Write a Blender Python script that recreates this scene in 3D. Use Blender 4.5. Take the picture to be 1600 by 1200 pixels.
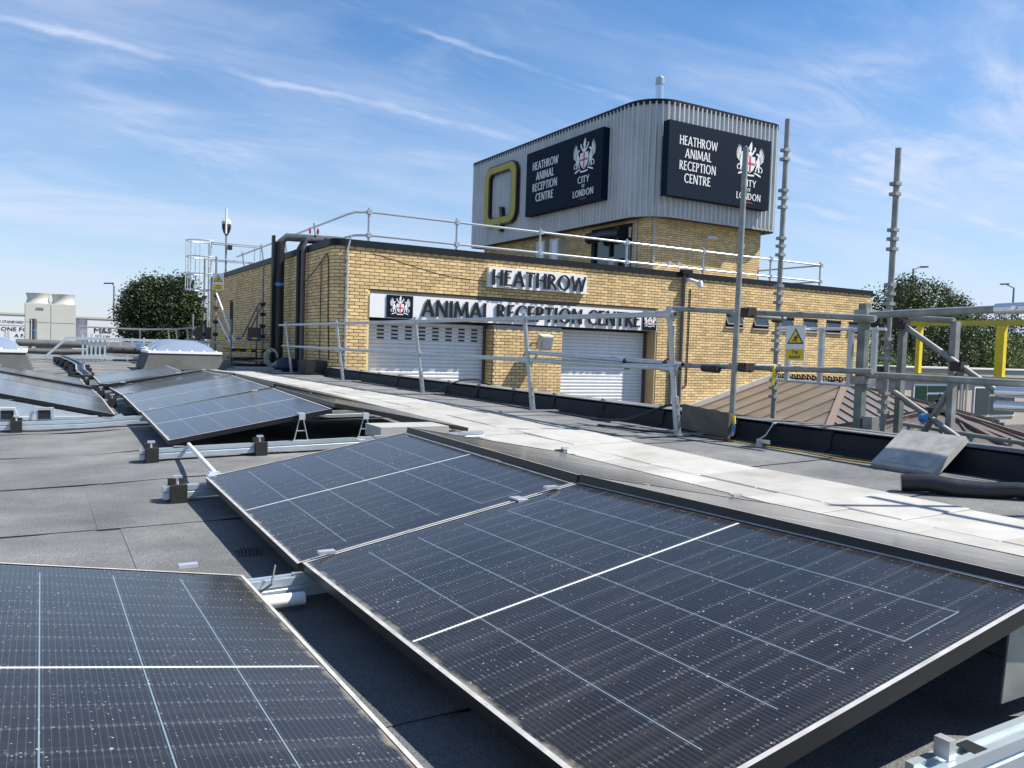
import bpy, bmesh, math, random
from mathutils import Vector, Matrix
random.seed(7)
for o in list(bpy.data.objects): bpy.data.objects.remove(o)
SC = bpy.context.scene
COL = SC.collection
R = math.radians
ZS = 3.4            # everything below is written relative to eye height; the ground ends up at z = 0

# ------------------------------------------------------------------ camera
yaw, pitch, roll = R(30.2385), R(-2.5739), R(1.8787)
fwd = Vector((math.sin(yaw)*math.cos(pitch), math.cos(yaw)*math.cos(pitch), math.sin(pitch)))
rt = Vector((math.cos(yaw), -math.sin(yaw), 0)); up = rt.cross(fwd)
r2 = rt*math.cos(roll) + up*math.sin(roll); u2 = up*math.cos(roll) - rt*math.sin(roll)
cd = bpy.data.cameras.new('camera'); cam = bpy.data.objects.new('camera', cd); COL.objects.link(cam)
cam.matrix_world = Matrix(((r2.x, u2.x, -fwd.x, 0), (r2.y, u2.y, -fwd.y, 0), (r2.z, u2.z, -fwd.z, ZS), (0, 0, 0, 1)))
cd.sensor_width = 36; cd.lens = 36*1264.5/1600; cd.clip_start = .05; cd.clip_end = 6000
SC.camera = cam
# ------------------------------------------------------------------ sun and sky
SUN_A, SUN_EL = R(61), R(52)
sdir = Vector((math.sin(SUN_A)*math.cos(SUN_EL), -math.cos(SUN_A)*math.cos(SUN_EL), math.sin(SUN_EL)))
sl = bpy.data.lights.new('sun', 'SUN'); sl.energy = 5.0; sl.angle = R(.55); sl.color = (1, .955, .88)
so = bpy.data.objects.new('sun', sl); COL.objects.link(so); so.location = (20, -10, 40)
so.rotation_euler = sdir.to_track_quat('Z', 'Y').to_euler()
W = bpy.data.worlds.new('World'); SC.world = W; W.use_nodes = True
SC.view_settings.view_transform = 'Standard'; SC.view_settings.look = 'None'
SC.view_settings.exposure = 0.66; SC.view_settings.gamma = 1
def build_world():
    nt = W.node_tree; nt.nodes.clear(); N = nt.nodes.new; L = nt.links.new
    out = N('ShaderNodeOutputWorld'); bg = N('ShaderNodeBackground'); sky = N('ShaderNodeTexSky')
    sky.sky_type = 'NISHITA'; sky.sun_disc = False; sky.sun_elevation = SUN_EL
    sky.sun_rotation = math.atan2(sdir.x, sdir.y); sky.altitude = 30; sky.air_density = 1.15; sky.dust_density = .25; sky.ozone_density = 7.0
    tc = N('ShaderNodeTexCoord')
    sep = N('ShaderNodeSeparateXYZ'); L(tc.outputs['Generated'], sep.inputs[0])
    def math_(op, a, b=None, c=None):
        n = N('ShaderNodeMath'); n.operation = op
        for i, x in enumerate((a, b, c)):
            if x is None: continue
            if isinstance(x, (int, float)): n.inputs[i].default_value = x
            else: L(x, n.inputs[i])
        return n.outputs[0]
    zc = math_('ADD', math_('MAXIMUM', sep.outputs[2], 0.0), .16)
    px = math_('DIVIDE', sep.outputs[0], zc); py = math_('DIVIDE', sep.outputs[1], zc)
    def noise(sx, sy, rot, scale, det=5, rough=.6, dist=.6):
        c = N('ShaderNodeCombineXYZ'); L(px, c.inputs[0]); L(py, c.inputs[1])
        m = N('ShaderNodeMapping'); m.inputs['Rotation'].default_value = (0, 0, R(rot)); m.inputs['Scale'].default_value = (sx, sy, 1)
        L(c.outputs[0], m.inputs[0]); n = N('ShaderNodeTexNoise'); n.inputs['Scale'].default_value = scale
        n.inputs['Detail'].default_value = det; n.inputs['Roughness'].default_value = rough; n.inputs['Distortion'].default_value = dist
        L(m.outputs[0], n.inputs['Vector']); return n.outputs[0]
    def ramp(x, lo, hi):
        n = N('ShaderNodeMapRange'); n.interpolation_type = 'SMOOTHSTEP'; L(x, n.inputs[0])
        n.inputs[1].default_value = lo; n.inputs[2].default_value = hi; return n.outputs[0]
    a = ramp(noise(.7, 1.4, 62, 1.6, 8, .6, 1.4), .44, .84)
    b = ramp(noise(.55, 1.9, 50, 2.8, 8, .68, 1.8), .48, .85)
    big = ramp(noise(1, 1, 0, .55, 2, .5, 0), .32, .68)
    cl = math_('MULTIPLY', math_('ADD', math_('MULTIPLY', a, .55), math_('MULTIPLY', b, .26)), big)
    def trail(p, q, w):     # a vapour trail along the great circle through two sky directions
        n = Vector(p).cross(Vector(q)).normalized()
        d = N('ShaderNodeVectorMath'); d.operation = 'DOT_PRODUCT'; L(tc.outputs['Generated'], d.inputs[0]); d.inputs[1].default_value = n
        wob = math_('MULTIPLY', math_('SUBTRACT', noise(1, 1, 0, 7, 4, .6, 0), .5), w*3.0)
        e = math_('ABSOLUTE', math_('ADD', d.outputs['Value'], wob))
        k = N('ShaderNodeMapRange'); k.interpolation_type = 'SMOOTHSTEP'; L(e, k.inputs[0])
        k.inputs[1].default_value = w; k.inputs[2].default_value = 0; k.inputs[3].default_value = 0; k.inputs[4].default_value = 1
        return math_('MULTIPLY', k.outputs[0], ramp(noise(1, 1, 20, 3.2, 4, .6, 0), .36, .62))
    t1 = trail((-.036, .951, .306), (.48, .842, .248), .006)
    t2 = trail((.362, .862, .355), (.571, .766, .294), .005)
    cl = math_('ADD', cl, math_('ADD', math_('MULTIPLY', t1, .42), math_('MULTIPLY', t2, .35)))
    dx = math_('SUBTRACT', px, 2.05); dy = math_('SUBTRACT', py, 1.15)
    bank = ramp(math_('SQRT', math_('ADD', math_('MULTIPLY', dx, dx), math_('MULTIPLY', dy, dy))), .95, .1)
    cl = math_('ADD', cl, math_('MULTIPLY', bank, math_('MULTIPLY', ramp(noise(.9, 1.9, 35, 2.0, 8, .6, 1.8), .34, .78), .62)))
    veil = ramp(noise(.6, 1.8, 55, .9, 6, .55, .5), .36, .8)
    cl = math_('ADD', cl, math_('MULTIPLY', veil, .42))
    low = ramp(sep.outputs[2], .42, .0)
    cl = math_('MINIMUM', math_('ADD', cl, math_('MULTIPLY', low, .45)), .92)
    mx = N('ShaderNodeMix'); mx.data_type = 'RGBA'; L(cl, mx.inputs[0]); hs = N('ShaderNodeHueSaturation'); hs.inputs['Saturation'].default_value = 1.16; hs.inputs['Value'].default_value = .97; L(sky.outputs[0], hs.inputs['Color']); L(hs.outputs[0], mx.inputs[6])
    mx.inputs[7].default_value = (4.6, 5.2, 6.6, 1)
    L(mx.outputs[2], bg.inputs[0]); bg.inputs[1].default_value = .097; L(bg.outputs[0], out.inputs[0])
build_world()
SC.render.resolution_x, SC.render.resolution_y = 1024, 768

# ------------------------------------------------------------------ materials
MATS = {}
def mat(name, col, rough=.6, metal=0., spec=.5, var=0., vscale=8., bump=0., bscale=60., island=0., col2=None, patch=None, grain=0., streak=0.):
    if name in MATS: return MATS[name]
    m = bpy.data.materials.new(name); m.use_nodes = True; nt = m.node_tree; N = nt.nodes.new; L = nt.links.new
    p = nt.nodes['Principled BSDF']; p.inputs['Roughness'].default_value = rough; p.inputs['Metallic'].default_value = metal
    p.inputs['Specular IOR Level'].default_value = spec
    c = N('ShaderNodeRGB'); c.outputs[0].default_value = (*col, 1); cur = c.outputs[0]
    tc = N('ShaderNodeTexCoord')
    def nz(scale, det=5, rg=.6):
        n = N('ShaderNodeTexNoise'); n.inputs['Scale'].default_value = scale; n.inputs['Detail'].default_value = det; n.inputs['Roughness'].default_value = rg
        L(tc.outputs['Object'], n.inputs['Vector']); return n.outputs[0]
    def hsv(valsock, lo, hi):
        nonlocal cur
        r = N('ShaderNodeMapRange'); L(valsock, r.inputs[0]); r.inputs[1].default_value = .25; r.inputs[2].default_value = .75
        r.inputs[3].default_value = lo; r.inputs[4].default_value = hi
        h = N('ShaderNodeHueSaturation'); L(cur, h.inputs['Color']); L(r.outputs[0], h.inputs['Value']); cur = h.outputs[0]
    if col2 is not None:
        r = N('ShaderNodeMapRange'); L(nz(vscale*.45, 6, .65), r.inputs[0]); r.inputs[1].default_value = patch[0] if patch else .45; r.inputs[2].default_value = patch[1] if patch else .7
        x = N('ShaderNodeMix'); x.data_type = 'RGBA'; L(r.outputs[0], x.inputs[0]); L(cur, x.inputs[6]); x.inputs[7].default_value = (*col2, 1); cur = x.outputs[2]
    if var: hsv(nz(vscale), 1-var, 1+var)
    if streak:
        mp = N('ShaderNodeMapping'); mp.inputs['Scale'].default_value = (5, 5, .22); L(tc.outputs['Object'], mp.inputs[0])
        sn = N('ShaderNodeTexNoise'); sn.inputs['Scale'].default_value = 1.6; sn.inputs['Detail'].default_value = 5; sn.inputs['Roughness'].default_value = .65; L(mp.outputs[0], sn.inputs['Vector']); hsv(sn.outputs[0], 1-streak, 1+streak*.5)
    if grain: hsv(nz(150, 2, .8), 1-grain, 1+grain)
    if island:
        g = N('ShaderNodeNewGeometry'); oi = N('ShaderNodeObjectInfo')
        a = N('ShaderNodeMath'); a.operation = 'ADD'; L(g.outputs['Random Per Island'], a.inputs[0]); L(oi.outputs['Random'], a.inputs[1])
        f = N('ShaderNodeMath'); f.operation = 'FRACT'; L(a.outputs[0], f.inputs[0])
        r = N('ShaderNodeMapRange'); L(f.outputs[0], r.inputs[0]); r.inputs[3].default_value = 1-island; r.inputs[4].default_value = 1+island
        h = N('ShaderNodeHueSaturation'); L(cur, h.inputs['Color']); L(r.outputs[0], h.inputs['Value'])
        r2_ = N('ShaderNodeMapRange'); m2 = N('ShaderNodeMath'); m2.operation = 'MULTIPLY'; m2.inputs[1].default_value = 7.31; L(f.outputs[0], m2.inputs[0])
        f2 = N('ShaderNodeMath'); f2.operation = 'FRACT'; L(m2.outputs[0], f2.inputs[0]); L(f2.outputs[0], r2_.inputs[0])
        r2_.inputs[3].default_value = .5-.035*island; r2_.inputs[4].default_value = .5+.035*island; L(r2_.outputs[0], h.inputs['Hue'])
        cur = h.outputs[0]
    L(cur, p.inputs['Base Color'])
    if bump:
        b = N('ShaderNodeBump'); b.inputs['Strength'].default_value = bump; b.inputs['Distance'].default_value = .01
        L(nz(bscale, 4, .7), b.inputs['Height']); L(b.outputs[0], p.inputs['Normal'])
    MATS[name] = m; return m
M_felt = mat('felt', (.172, .174, .172), .9, spec=.3, var=.30, vscale=2.3, bump=.9, bscale=170, col2=(.25, .248, .235), patch=(.46, .70), grain=.5)
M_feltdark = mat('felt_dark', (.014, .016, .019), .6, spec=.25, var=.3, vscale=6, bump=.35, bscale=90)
M_bitumen = mat('bitumen', (.012, .012, .013), .5)
M_slab = mat('paving_concrete', (.40, .39, .36), .85, spec=.3, var=.10, vscale=5, bump=.15, bscale=140, island=.10, col2=(.30, .28, .24), patch=(.48, .75))
M_conc = mat('grey_concrete', (.36, .35, .315), .85, var=.15, vscale=9, bump=.2, bscale=120, col2=(.43, .42, .38))
M_brick = mat('buff_brick', (.74, .53, .265), .85, spec=.2, var=.11, vscale=1.1, island=.20, streak=.22, bump=.2, bscale=150)
M_mortar = mat('mortar', (.075, .055, .038), .95, var=.2, vscale=20)
M_galv = mat('galvanised_steel', (.46, .49, .50), .42, metal=.75, var=.16, vscale=14, bump=.05, bscale=60)
M_galvdull = mat('dull_galvanised', (.25, .26, .24), .55, metal=.35, var=.3, vscale=9, col2=(.33, .33, .30))
M_zinc = mat('zinc_rail', (.50, .57, .61), .38, metal=.55, var=.10, vscale=12)
M_alu = mat('aluminium', (.74, .75, .76), .35, metal=.7, var=.06, vscale=20)
M_silver = mat('polished_sleeve', (.72, .73, .74), .22, metal=.9, var=.08, vscale=12)
M_black = mat('black_plastic', (.012, .012, .013), .45, var=.2)
M_rubber = mat('black_rubber', (.014, .014, .015), .8, var=.3, vscale=30, bump=.3, bscale=120)
M_blackframe = mat('black_anodised', (.016, .016, .017), .38, metal=.3, var=.2)
M_framelip = mat('glint_frame_lip', (.52, .50, .46), .5, metal=.2, var=.3, vscale=15)  # sun glint along the black frame's top edge, painted as a pale lip colour
M_white = mat('white_paint', (.80, .80, .79), .45, var=.03)
M_offwhite = mat('offwhite_metal', (.55, .545, .48), .5, var=.05, vscale=4)
M_shutter = mat('shutter_slat', (.80, .80, .78), .45, metal=.1, var=.05, vscale=3, streak=.08)
M_navy = mat('sign_navy', (.005, .013, .027), .6, spec=.1, var=.12, vscale=1.2)
M_letterblack = mat('letter_black', (.008, .008, .009), .35)
M_red = mat('cross_red', (.55, .03, .05), .5)
M_yellow = mat('safety_yellow', (.80, .58, .02), .5, var=.12, vscale=12)
M_gold = mat('q_yellow', (.42, .33, .035), .5, var=.08, vscale=2)
M_blue = mat('blue_band', (.03, .11, .35), .5)
M_teal = mat('blue_cap', (.04, .25, .55), .35)
M_clad = mat('profiled_sheet', (.53, .535, .53), .45, metal=.2, var=.08, vscale=.9, col2=(.42, .42, .40), patch=(.5, .8), streak=.22)
M_trim = mat('dark_coping', (.012, .014, .018), .5, spec=.2, var=.15)
M_soffit = mat('dark_soffit', (.05, .05, .05), .7)
M_copper = mat('brown_roof_sheet', (.185, .16, .132), .32, metal=.25, var=.14, vscale=1.4, col2=(.24, .21, .172))
M_copperrib = mat('brown_roof_seam', (.15, .105, .085), .45, metal=.2, var=.15)
M_hip = mat('hip_cap', (.23, .165, .122), .5, var=.1)
M_wood = mat('weathered_board', (.13, .115, .095), .85, var=.3, vscale=10, bump=.3, bscale=60)
M_lead = mat('lead_flashing', (.42, .42, .40), .5, metal=.3, var=.2, vscale=4)
M_render = mat('beige_render', (.46, .41, .34), .9, var=.06, vscale=2)
M_glass = mat('window_glass', (.03, .045, .05), .06, spec=.8)
M_greenglass = mat('green_curtain_glass', (.006, .035, .022), .15, spec=.3)
M_asphalt = mat('asphalt', (.055, .055, .057), .9, var=.25, vscale=3, bump=.3, bscale=80)
M_ground = mat('ground_mix', (.085, .10, .05), .95, var=.3, vscale=.05, col2=(.09, .085, .075))
M_pipe = mat('lagged_pipe', (.10, .10, .105), .6, var=.25, vscale=8, bump=.2, bscale=30)
M_cable = mat('black_cable', (.010, .010, .011), .5)
M_ycable = mat('yellow_cable', (.38, .26, .03), .6, var=.4, vscale=25)
M_bark = mat('bark', (.07, .055, .04), .9, var=.3)
M_photo = mat('trailer_photo', (.30, .30, .38), .6, var=.5, vscale=1.3, col2=(.05, .03, .03))
def leafmat(name, col, col2):
    m = mat(name, col, .55, spec=.3, island=.24, col2=col2, vscale=1.0)
    p = m.node_tree.nodes['Principled BSDF']
    return m
M_leafd = leafmat('dark_leaf', (.038, .058, .022), (.055, .078, .030))
M_leafm = leafmat('mid_leaf', (.060, .085, .030), (.09, .115, .05))
M_leafl = leafmat('light_leaf', (.085, .125, .030), (.12, .16, .05))
def glass_dome():
    m = mat('dome_polycarbonate', (.20, .25, .33), .10, spec=.6, var=.08, vscale=1.5); return m
M_dome = glass_dome()

def panel_mat():
    m = bpy.data.materials.new('solar_cells'); m.use_nodes = True; nt = m.node_tree; N = nt.nodes.new; L = nt.links.new
    p = nt.nodes['Principled BSDF']; tc = N('ShaderNodeTexCoord'); sep = N('ShaderNodeSeparateXYZ'); L(tc.outputs['Object'], sep.inputs[0])
    X, Y = sep.outputs[0], sep.outputs[1]
    def mt(op, a, b=None, c=None):
        n = N('ShaderNodeMath'); n.operation = op
        for i, x in enumerate((a, b, c)):
            if x is None: continue
            if isinstance(x, (int, float)): n.inputs[i].default_value = x
            else: L(x, n.inputs[i])
        return n.outputs[0]
    def line(coord, off, period, half):     # 1 on thin lines repeating with a period
        f = mt('FRACT', mt('DIVIDE', mt('SUBTRACT', coord, off), period))
        d = mt('MULTIPLY', mt('MINIMUM', f, mt('SUBTRACT', 1.0, f)), period)
        return mt('LESS_THAN', d, half)
    def rng(coord, a, b): return mt('MULTIPLY', mt('GREATER_THAN', coord, a), mt('LESS_THAN', coord, b))
    PW, PL = 1.134, 1.762
    pitch = .1825; x0 = (PW-6*pitch)/2
    ribbon = mt('MULTIPLY', line(X, x0, pitch, .0013), mt('MULTIPLY', rng(X, x0+.05, PW-x0-.05), rng(Y, .085, PL-.085)))
    wires = mt('MULTIPLY', line(X, x0+pitch/32, pitch/16, .00050), rng(Y, .022, PL-.022))
    cpitch = (PL/2-.03)/9
    cells = mt('MAXIMUM', mt('MULTIPLY', line(Y, .022, cpitch, .0011), mt('LESS_THAN', Y, PL/2-.01)), mt('MULTIPLY', line(Y, PL-.022, cpitch, .0011), mt('GREATER_THAN', Y, PL/2+.01)))
    pads = mt('MULTIPLY', line(X, x0+pitch/32, pitch/16, .0018), mt('MAXIMUM', mt('MULTIPLY', line(Y, .022, cpitch, .006), mt('LESS_THAN', Y, PL/2)), mt('MULTIPLY', line(Y, PL-.022, cpitch, .006), mt('GREATER_THAN', Y, PL/2))))
    mid = mt('MULTIPLY', mt('LESS_THAN', mt('ABSOLUTE', mt('SUBTRACT', Y, PL/2)), .0045), rng(X, .02, PW-.02))
    bus = mt('MULTIPLY', mt('MAXIMUM', mt('LESS_THAN', mt('ABSOLUTE', mt('SUBTRACT', Y, .085)), .0017), mt('LESS_THAN', mt('ABSOLUTE', mt('SUBTRACT', Y, PL-.085)), .0017)), rng(X, x0+3.98*pitch, x0+5.02*pitch))
    oi = N('ShaderNodeObjectInfo'); off = N('ShaderNodeVectorMath'); off.operation = 'ADD'; L(tc.outputs['Object'], off.inputs[0])
    cmb = N('ShaderNodeCombineXYZ'); L(mt('MULTIPLY', oi.outputs['Random'], 37.0), cmb.inputs[0]); L(mt('MULTIPLY', oi.outputs['Random'], 91.0), cmb.inputs[1]); L(cmb.outputs[0], off.inputs[1])
    def nz(scale, det, rg=.55, src=None):
        n = N('ShaderNodeTexNoise'); n.inputs['Scale'].default_value = scale; n.inputs['Detail'].default_value = det; n.inputs['Roughness'].default_value = rg; L(off.outputs[0], n.inputs['Vector']); return n.outputs[0]
    def vor(scale, thr):
        v = N('ShaderNodeTexVoronoi'); v.inputs['Scale'].default_value = scale; L(off.outputs[0], v.inputs['Vector'])
        c = N('ShaderNodeSeparateColor'); L(v.outputs['Color'], c.inputs[0])
        rad = mt('MULTIPLY', c.outputs[0], thr)
        return mt('MULTIPLY', mt('LESS_THAN', v.outputs['Distance'], rad), mt('GREATER_THAN', c.outputs[1], .30))
    specks = mt('MAXIMUM', vor(48, .125), mt('MAXIMUM', vor(17, .058), mt('MULTIPLY', vor(90, .22), .5)))
    clump = N('ShaderNodeMapRange'); L(nz(2.2, 3), clump.inputs[0]); clump.inputs[1].default_value = .35; clump.inputs[2].default_value = .65
    specks = mt('MULTIPLY', specks, mt('ADD', mt('MULTIPLY', clump.outputs[0], .75), .2))
    # dirt washed down to the low edge and the corners of the frame
    ed = N('ShaderNodeMapRange'); L(mt('ADD', X, mt('MULTIPLY', mt('SUBTRACT', nz(14, 4), .5), .05)), ed.inputs[0]); ed.inputs[1].default_value = .024; ed.inputs[2].default_value = .010; ed.inputs[3].default_value = 0; ed.inputs[4].default_value = .6
    cell = N('ShaderNodeMix'); cell.data_type = 'RGBA'; L(nz(3.0, 3), cell.inputs[0]); cell.inputs[6].default_value = (.0055, .0058, .0080, 1); cell.inputs[7].default_value = (.0085, .0088, .0115, 1)
    cur = cell.outputs[2]
    def over(fac, col):
        nonlocal cur
        x = N('ShaderNodeMix'); x.data_type = 'RGBA'; L(fac, x.inputs[0]); L(cur, x.inputs[6]); x.inputs[7].default_value = (*col, 1); cur = x.outputs[2]
    over(mt('MULTIPLY', wires, .28), (.16, .17, .19)); over(mt('MULTIPLY', cells, .16), (.20, .21, .22)); over(mt('MULTIPLY', pads, .17), (.30, .31, .33))
    over(mt('MAXIMUM', ribbon, bus), (.17, .24, .285)); over(mid, (.72, .70, .64))
    dustf = mt('MULTIPLY', nz(5, 5, .7), .04)
    mp = N('ShaderNodeMapping'); mp.inputs['Scale'].default_value = (.8, 16, 1); L(off.outputs[0], mp.inputs[0])
    sn = N('ShaderNodeTexNoise'); sn.inputs['Scale'].default_value = 2.0; sn.inputs['Detail'].default_value = 4; L(mp.outputs[0], sn.inputs['Vector'])
    sr = N('ShaderNodeMapRange'); L(sn.outputs[0], sr.inputs[0]); sr.inputs[1].default_value = .5; sr.inputs[2].default_value = .8; sr.inputs[3].default_value = 0; sr.inputs[4].default_value = .05
    over(sr.outputs[0], (.42, .40, .35)); over(dustf, (.45, .42, .36)); over(mt('MULTIPLY', specks, .85), (.62, .59, .50)); over(ed.outputs[0], (.34, .30, .23))
    L(cur, p.inputs['Base Color'])
    rr = mt('ADD', mt('MULTIPLY', specks, .5), mt('ADD', mt('MULTIPLY', nz(6, 4), .06), .10)); L(rr, p.inputs['Roughness'])
    p.inputs['Sheen Weight'].default_value = .05; p.inputs['Sheen Roughness'].default_value = .4; p.inputs['Sheen Tint'].default_value = (1, .95, .86, 1); p.inputs['IOR'].default_value = 1.45; p.inputs['Specular IOR Level'].default_value = .25
    return m
M_cells = panel_mat()

# ------------------------------------------------------------------ mesh helpers
class MB:
    def __init__(s): s.v = []; s.f = []; s.m = []
    def add(s, vs, fs, mi=0):
        b = len(s.v); s.v += [tuple(v) for v in vs]; s.f += [tuple(b+i for i in f) for f in fs]; s.m += [mi]*len(fs); return s
    def box(s, x0, y0, z0, x1, y1, z1, mi=0):
        if x0 > x1: x0, x1 = x1, x0
        if y0 > y1: y0, y1 = y1, y0
        if z0 > z1: z0, z1 = z1, z0
        return s.add([(x0,y0,z0),(x1,y0,z0),(x1,y1,z0),(x0,y1,z0),(x0,y0,z1),(x1,y0,z1),(x1,y1,z1),(x0,y1,z1)],
                     [(3,2,1,0),(4,5,6,7),(0,1,5,4),(1,2,6,5),(2,3,7,6),(3,0,4,7)], mi)
    def obox(s, c, ax, ay, az, mi=0):           # centre and three half-axis vectors
        c, ax, ay, az = Vector(c), Vector(ax), Vector(ay), Vector(az)
        vs = [c+ax*i+ay*j+az*k for k in (-1, 1) for i, j in ((-1,-1),(1,-1),(1,1),(-1,1))]
        return s.add(vs, [(3,2,1,0),(4,5,6,7),(0,1,5,4),(1,2,6,5),(2,3,7,6),(3,0,4,7)], mi)
    def bar(s, a, b, w, h, mi=0, upv=(0,0,1)):      # rectangular bar from a to b
        a, b = Vector(a), Vector(b); d = (b-a); l = d.length; d.normalize()
        u = Vector(upv); u = (u-d*u.dot(d))
        if u.length < 1e-4: u = Vector((1,0,0)); u = u-d*u.dot(d)
        u.normalize(); x = d.cross(u)
        return s.obox((a+b)/2, d*l/2, x*w/2, u*h/2, mi)
    def tube(s, pts, r, seg=10, mi=0, caps=True, hollow=False):
        pts = [Vector(p) for p in pts]; n = len(pts); rings = []
        prev = None
        for i, p in enumerate(pts):
            d = (pts[min(i+1, n-1)]-pts[max(i-1, 0)]).normalized()
            if prev is None:
                a = Vector((0,0,1)) if abs(d.z) < .9 else Vector((1,0,0)); a = (a-d*a.dot(d)).normalized()
            else: a = (prev-d*prev.dot(d)).normalized()
            prev = a; b = d.cross(a); rr = r[i] if isinstance(r, (list, tuple)) else r
            rings.append([p+a*rr*math.cos(2*math.pi*k/seg)+b*rr*math.sin(2*math.pi*k/seg) for k in range(seg)])
        vs = [v for rg in rings for v in rg]; fs = []
        for i in range(n-1):
            for k in range(seg):
                k2 = (k+1) % seg; fs.append((i*seg+k, i*seg+k2, (i+1)*seg+k2, (i+1)*seg+k))
        if caps: fs += [tuple(reversed(range(seg))), tuple((n-1)*seg+k for k in range(seg))]
        return s.add(vs, fs, mi)
    def lathe(s, c, prof, seg=24, mi=0):            # prof: (radius, z) pairs
        vs = []; fs = []; n = len(prof)
        for r, z in prof:
            for k in range(seg): a = 2*math.pi*k/seg; vs.append((c[0]+r*math.cos(a), c[1]+r*math.sin(a), c[2]+z))
        for i in range(n-1):
            for k in range(seg): k2 = (k+1) % seg; fs.append((i*seg+k, i*seg+k2, (i+1)*seg+k2, (i+1)*seg+k))
        fs += [tuple(reversed(range(seg))), tuple((n-1)*seg+k for k in range(seg))]
        return s.add(vs, fs, mi)
    def poly(s, pts, fr, d0, d1, mi=0):             # 2-D outline put on a frame (origin, ex, ey, normal) and extruded from d0 to d1
        o, ex, ey, n = (Vector(q) for q in fr); k = len(pts)
        ar = sum(pts[i][0]*pts[(i+1) % k][1]-pts[(i+1) % k][0]*pts[i][1] for i in range(k))
        if ar < 0: pts = pts[::-1]
        if ex.cross(ey).dot(n) < 0: pts = pts[::-1]
        vs = [o+ex*p[0]+ey*p[1]+n*d0 for p in pts]+[o+ex*p[0]+ey*p[1]+n*d1 for p in pts]
        fs = [tuple(reversed(range(k))), tuple(range(k, 2*k))]+[(i, (i+1) % k, k+(i+1) % k, k+i) for i in range(k)]
        return s.add(vs, fs, mi)
    def build(s, name, mats, parent=None, smooth=False, loc=None):
        me = bpy.data.meshes.new(name)
        org = Vector(loc) if loc is not None else (parent_world(parent) if parent else Vector((0,0,0)))
        me.from_pydata([(v[0]-org.x, v[1]-org.y, v[2]-org.z) for v in s.v], [], s.f)
        for m in (mats if isinstance(mats, (list, tuple)) else [mats]): me.materials.append(m)
        if any(s.m): me.polygons.foreach_set('material_index', s.m)
        if smooth:
            me.polygons.foreach_set('use_smooth', [True]*len(me.polygons))
            try: me.set_sharp_from_angle(angle=R(40))
            except Exception: pass
        me.update()
        o = bpy.data.objects.new(name, me); COL.objects.link(o)
        if parent:
            o.parent = parent
            if loc is not None: o.location = org-parent_world(parent)
        else: o.location = org
        return o
def parent_world(p):
    l = Vector(p.location)
    while p.parent: p = p.parent; l += Vector(p.location)
    return l
def tag(o, label=None, cat=None, group=None, kind=None):
    if label: o['label'] = label
    if cat: o['category'] = cat
    if group: o['group'] = group
    if kind: o['kind'] = kind
    return o
def thing(name, label, cat, loc=(0,0,0), group=None):
    o = bpy.data.objects.new(name, None); o.empty_display_size = .1; COL.objects.link(o); o.location = loc
    return tag(o, label, cat, group)
def struct(o): o['kind'] = 'structure'; return o
def lerp(t, a, b): return a+(b-a)*t
def interp(tab, x):
    if x <= tab[0][0]: return tab[0][1]
    for (a, b), (c, d) in zip(tab, tab[1:]):
        if x <= c:
            t = (x-a)/(c-a); t = t*t*(3-2*t); return b+(d-b)*t
    return tab[-1][1]

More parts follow.
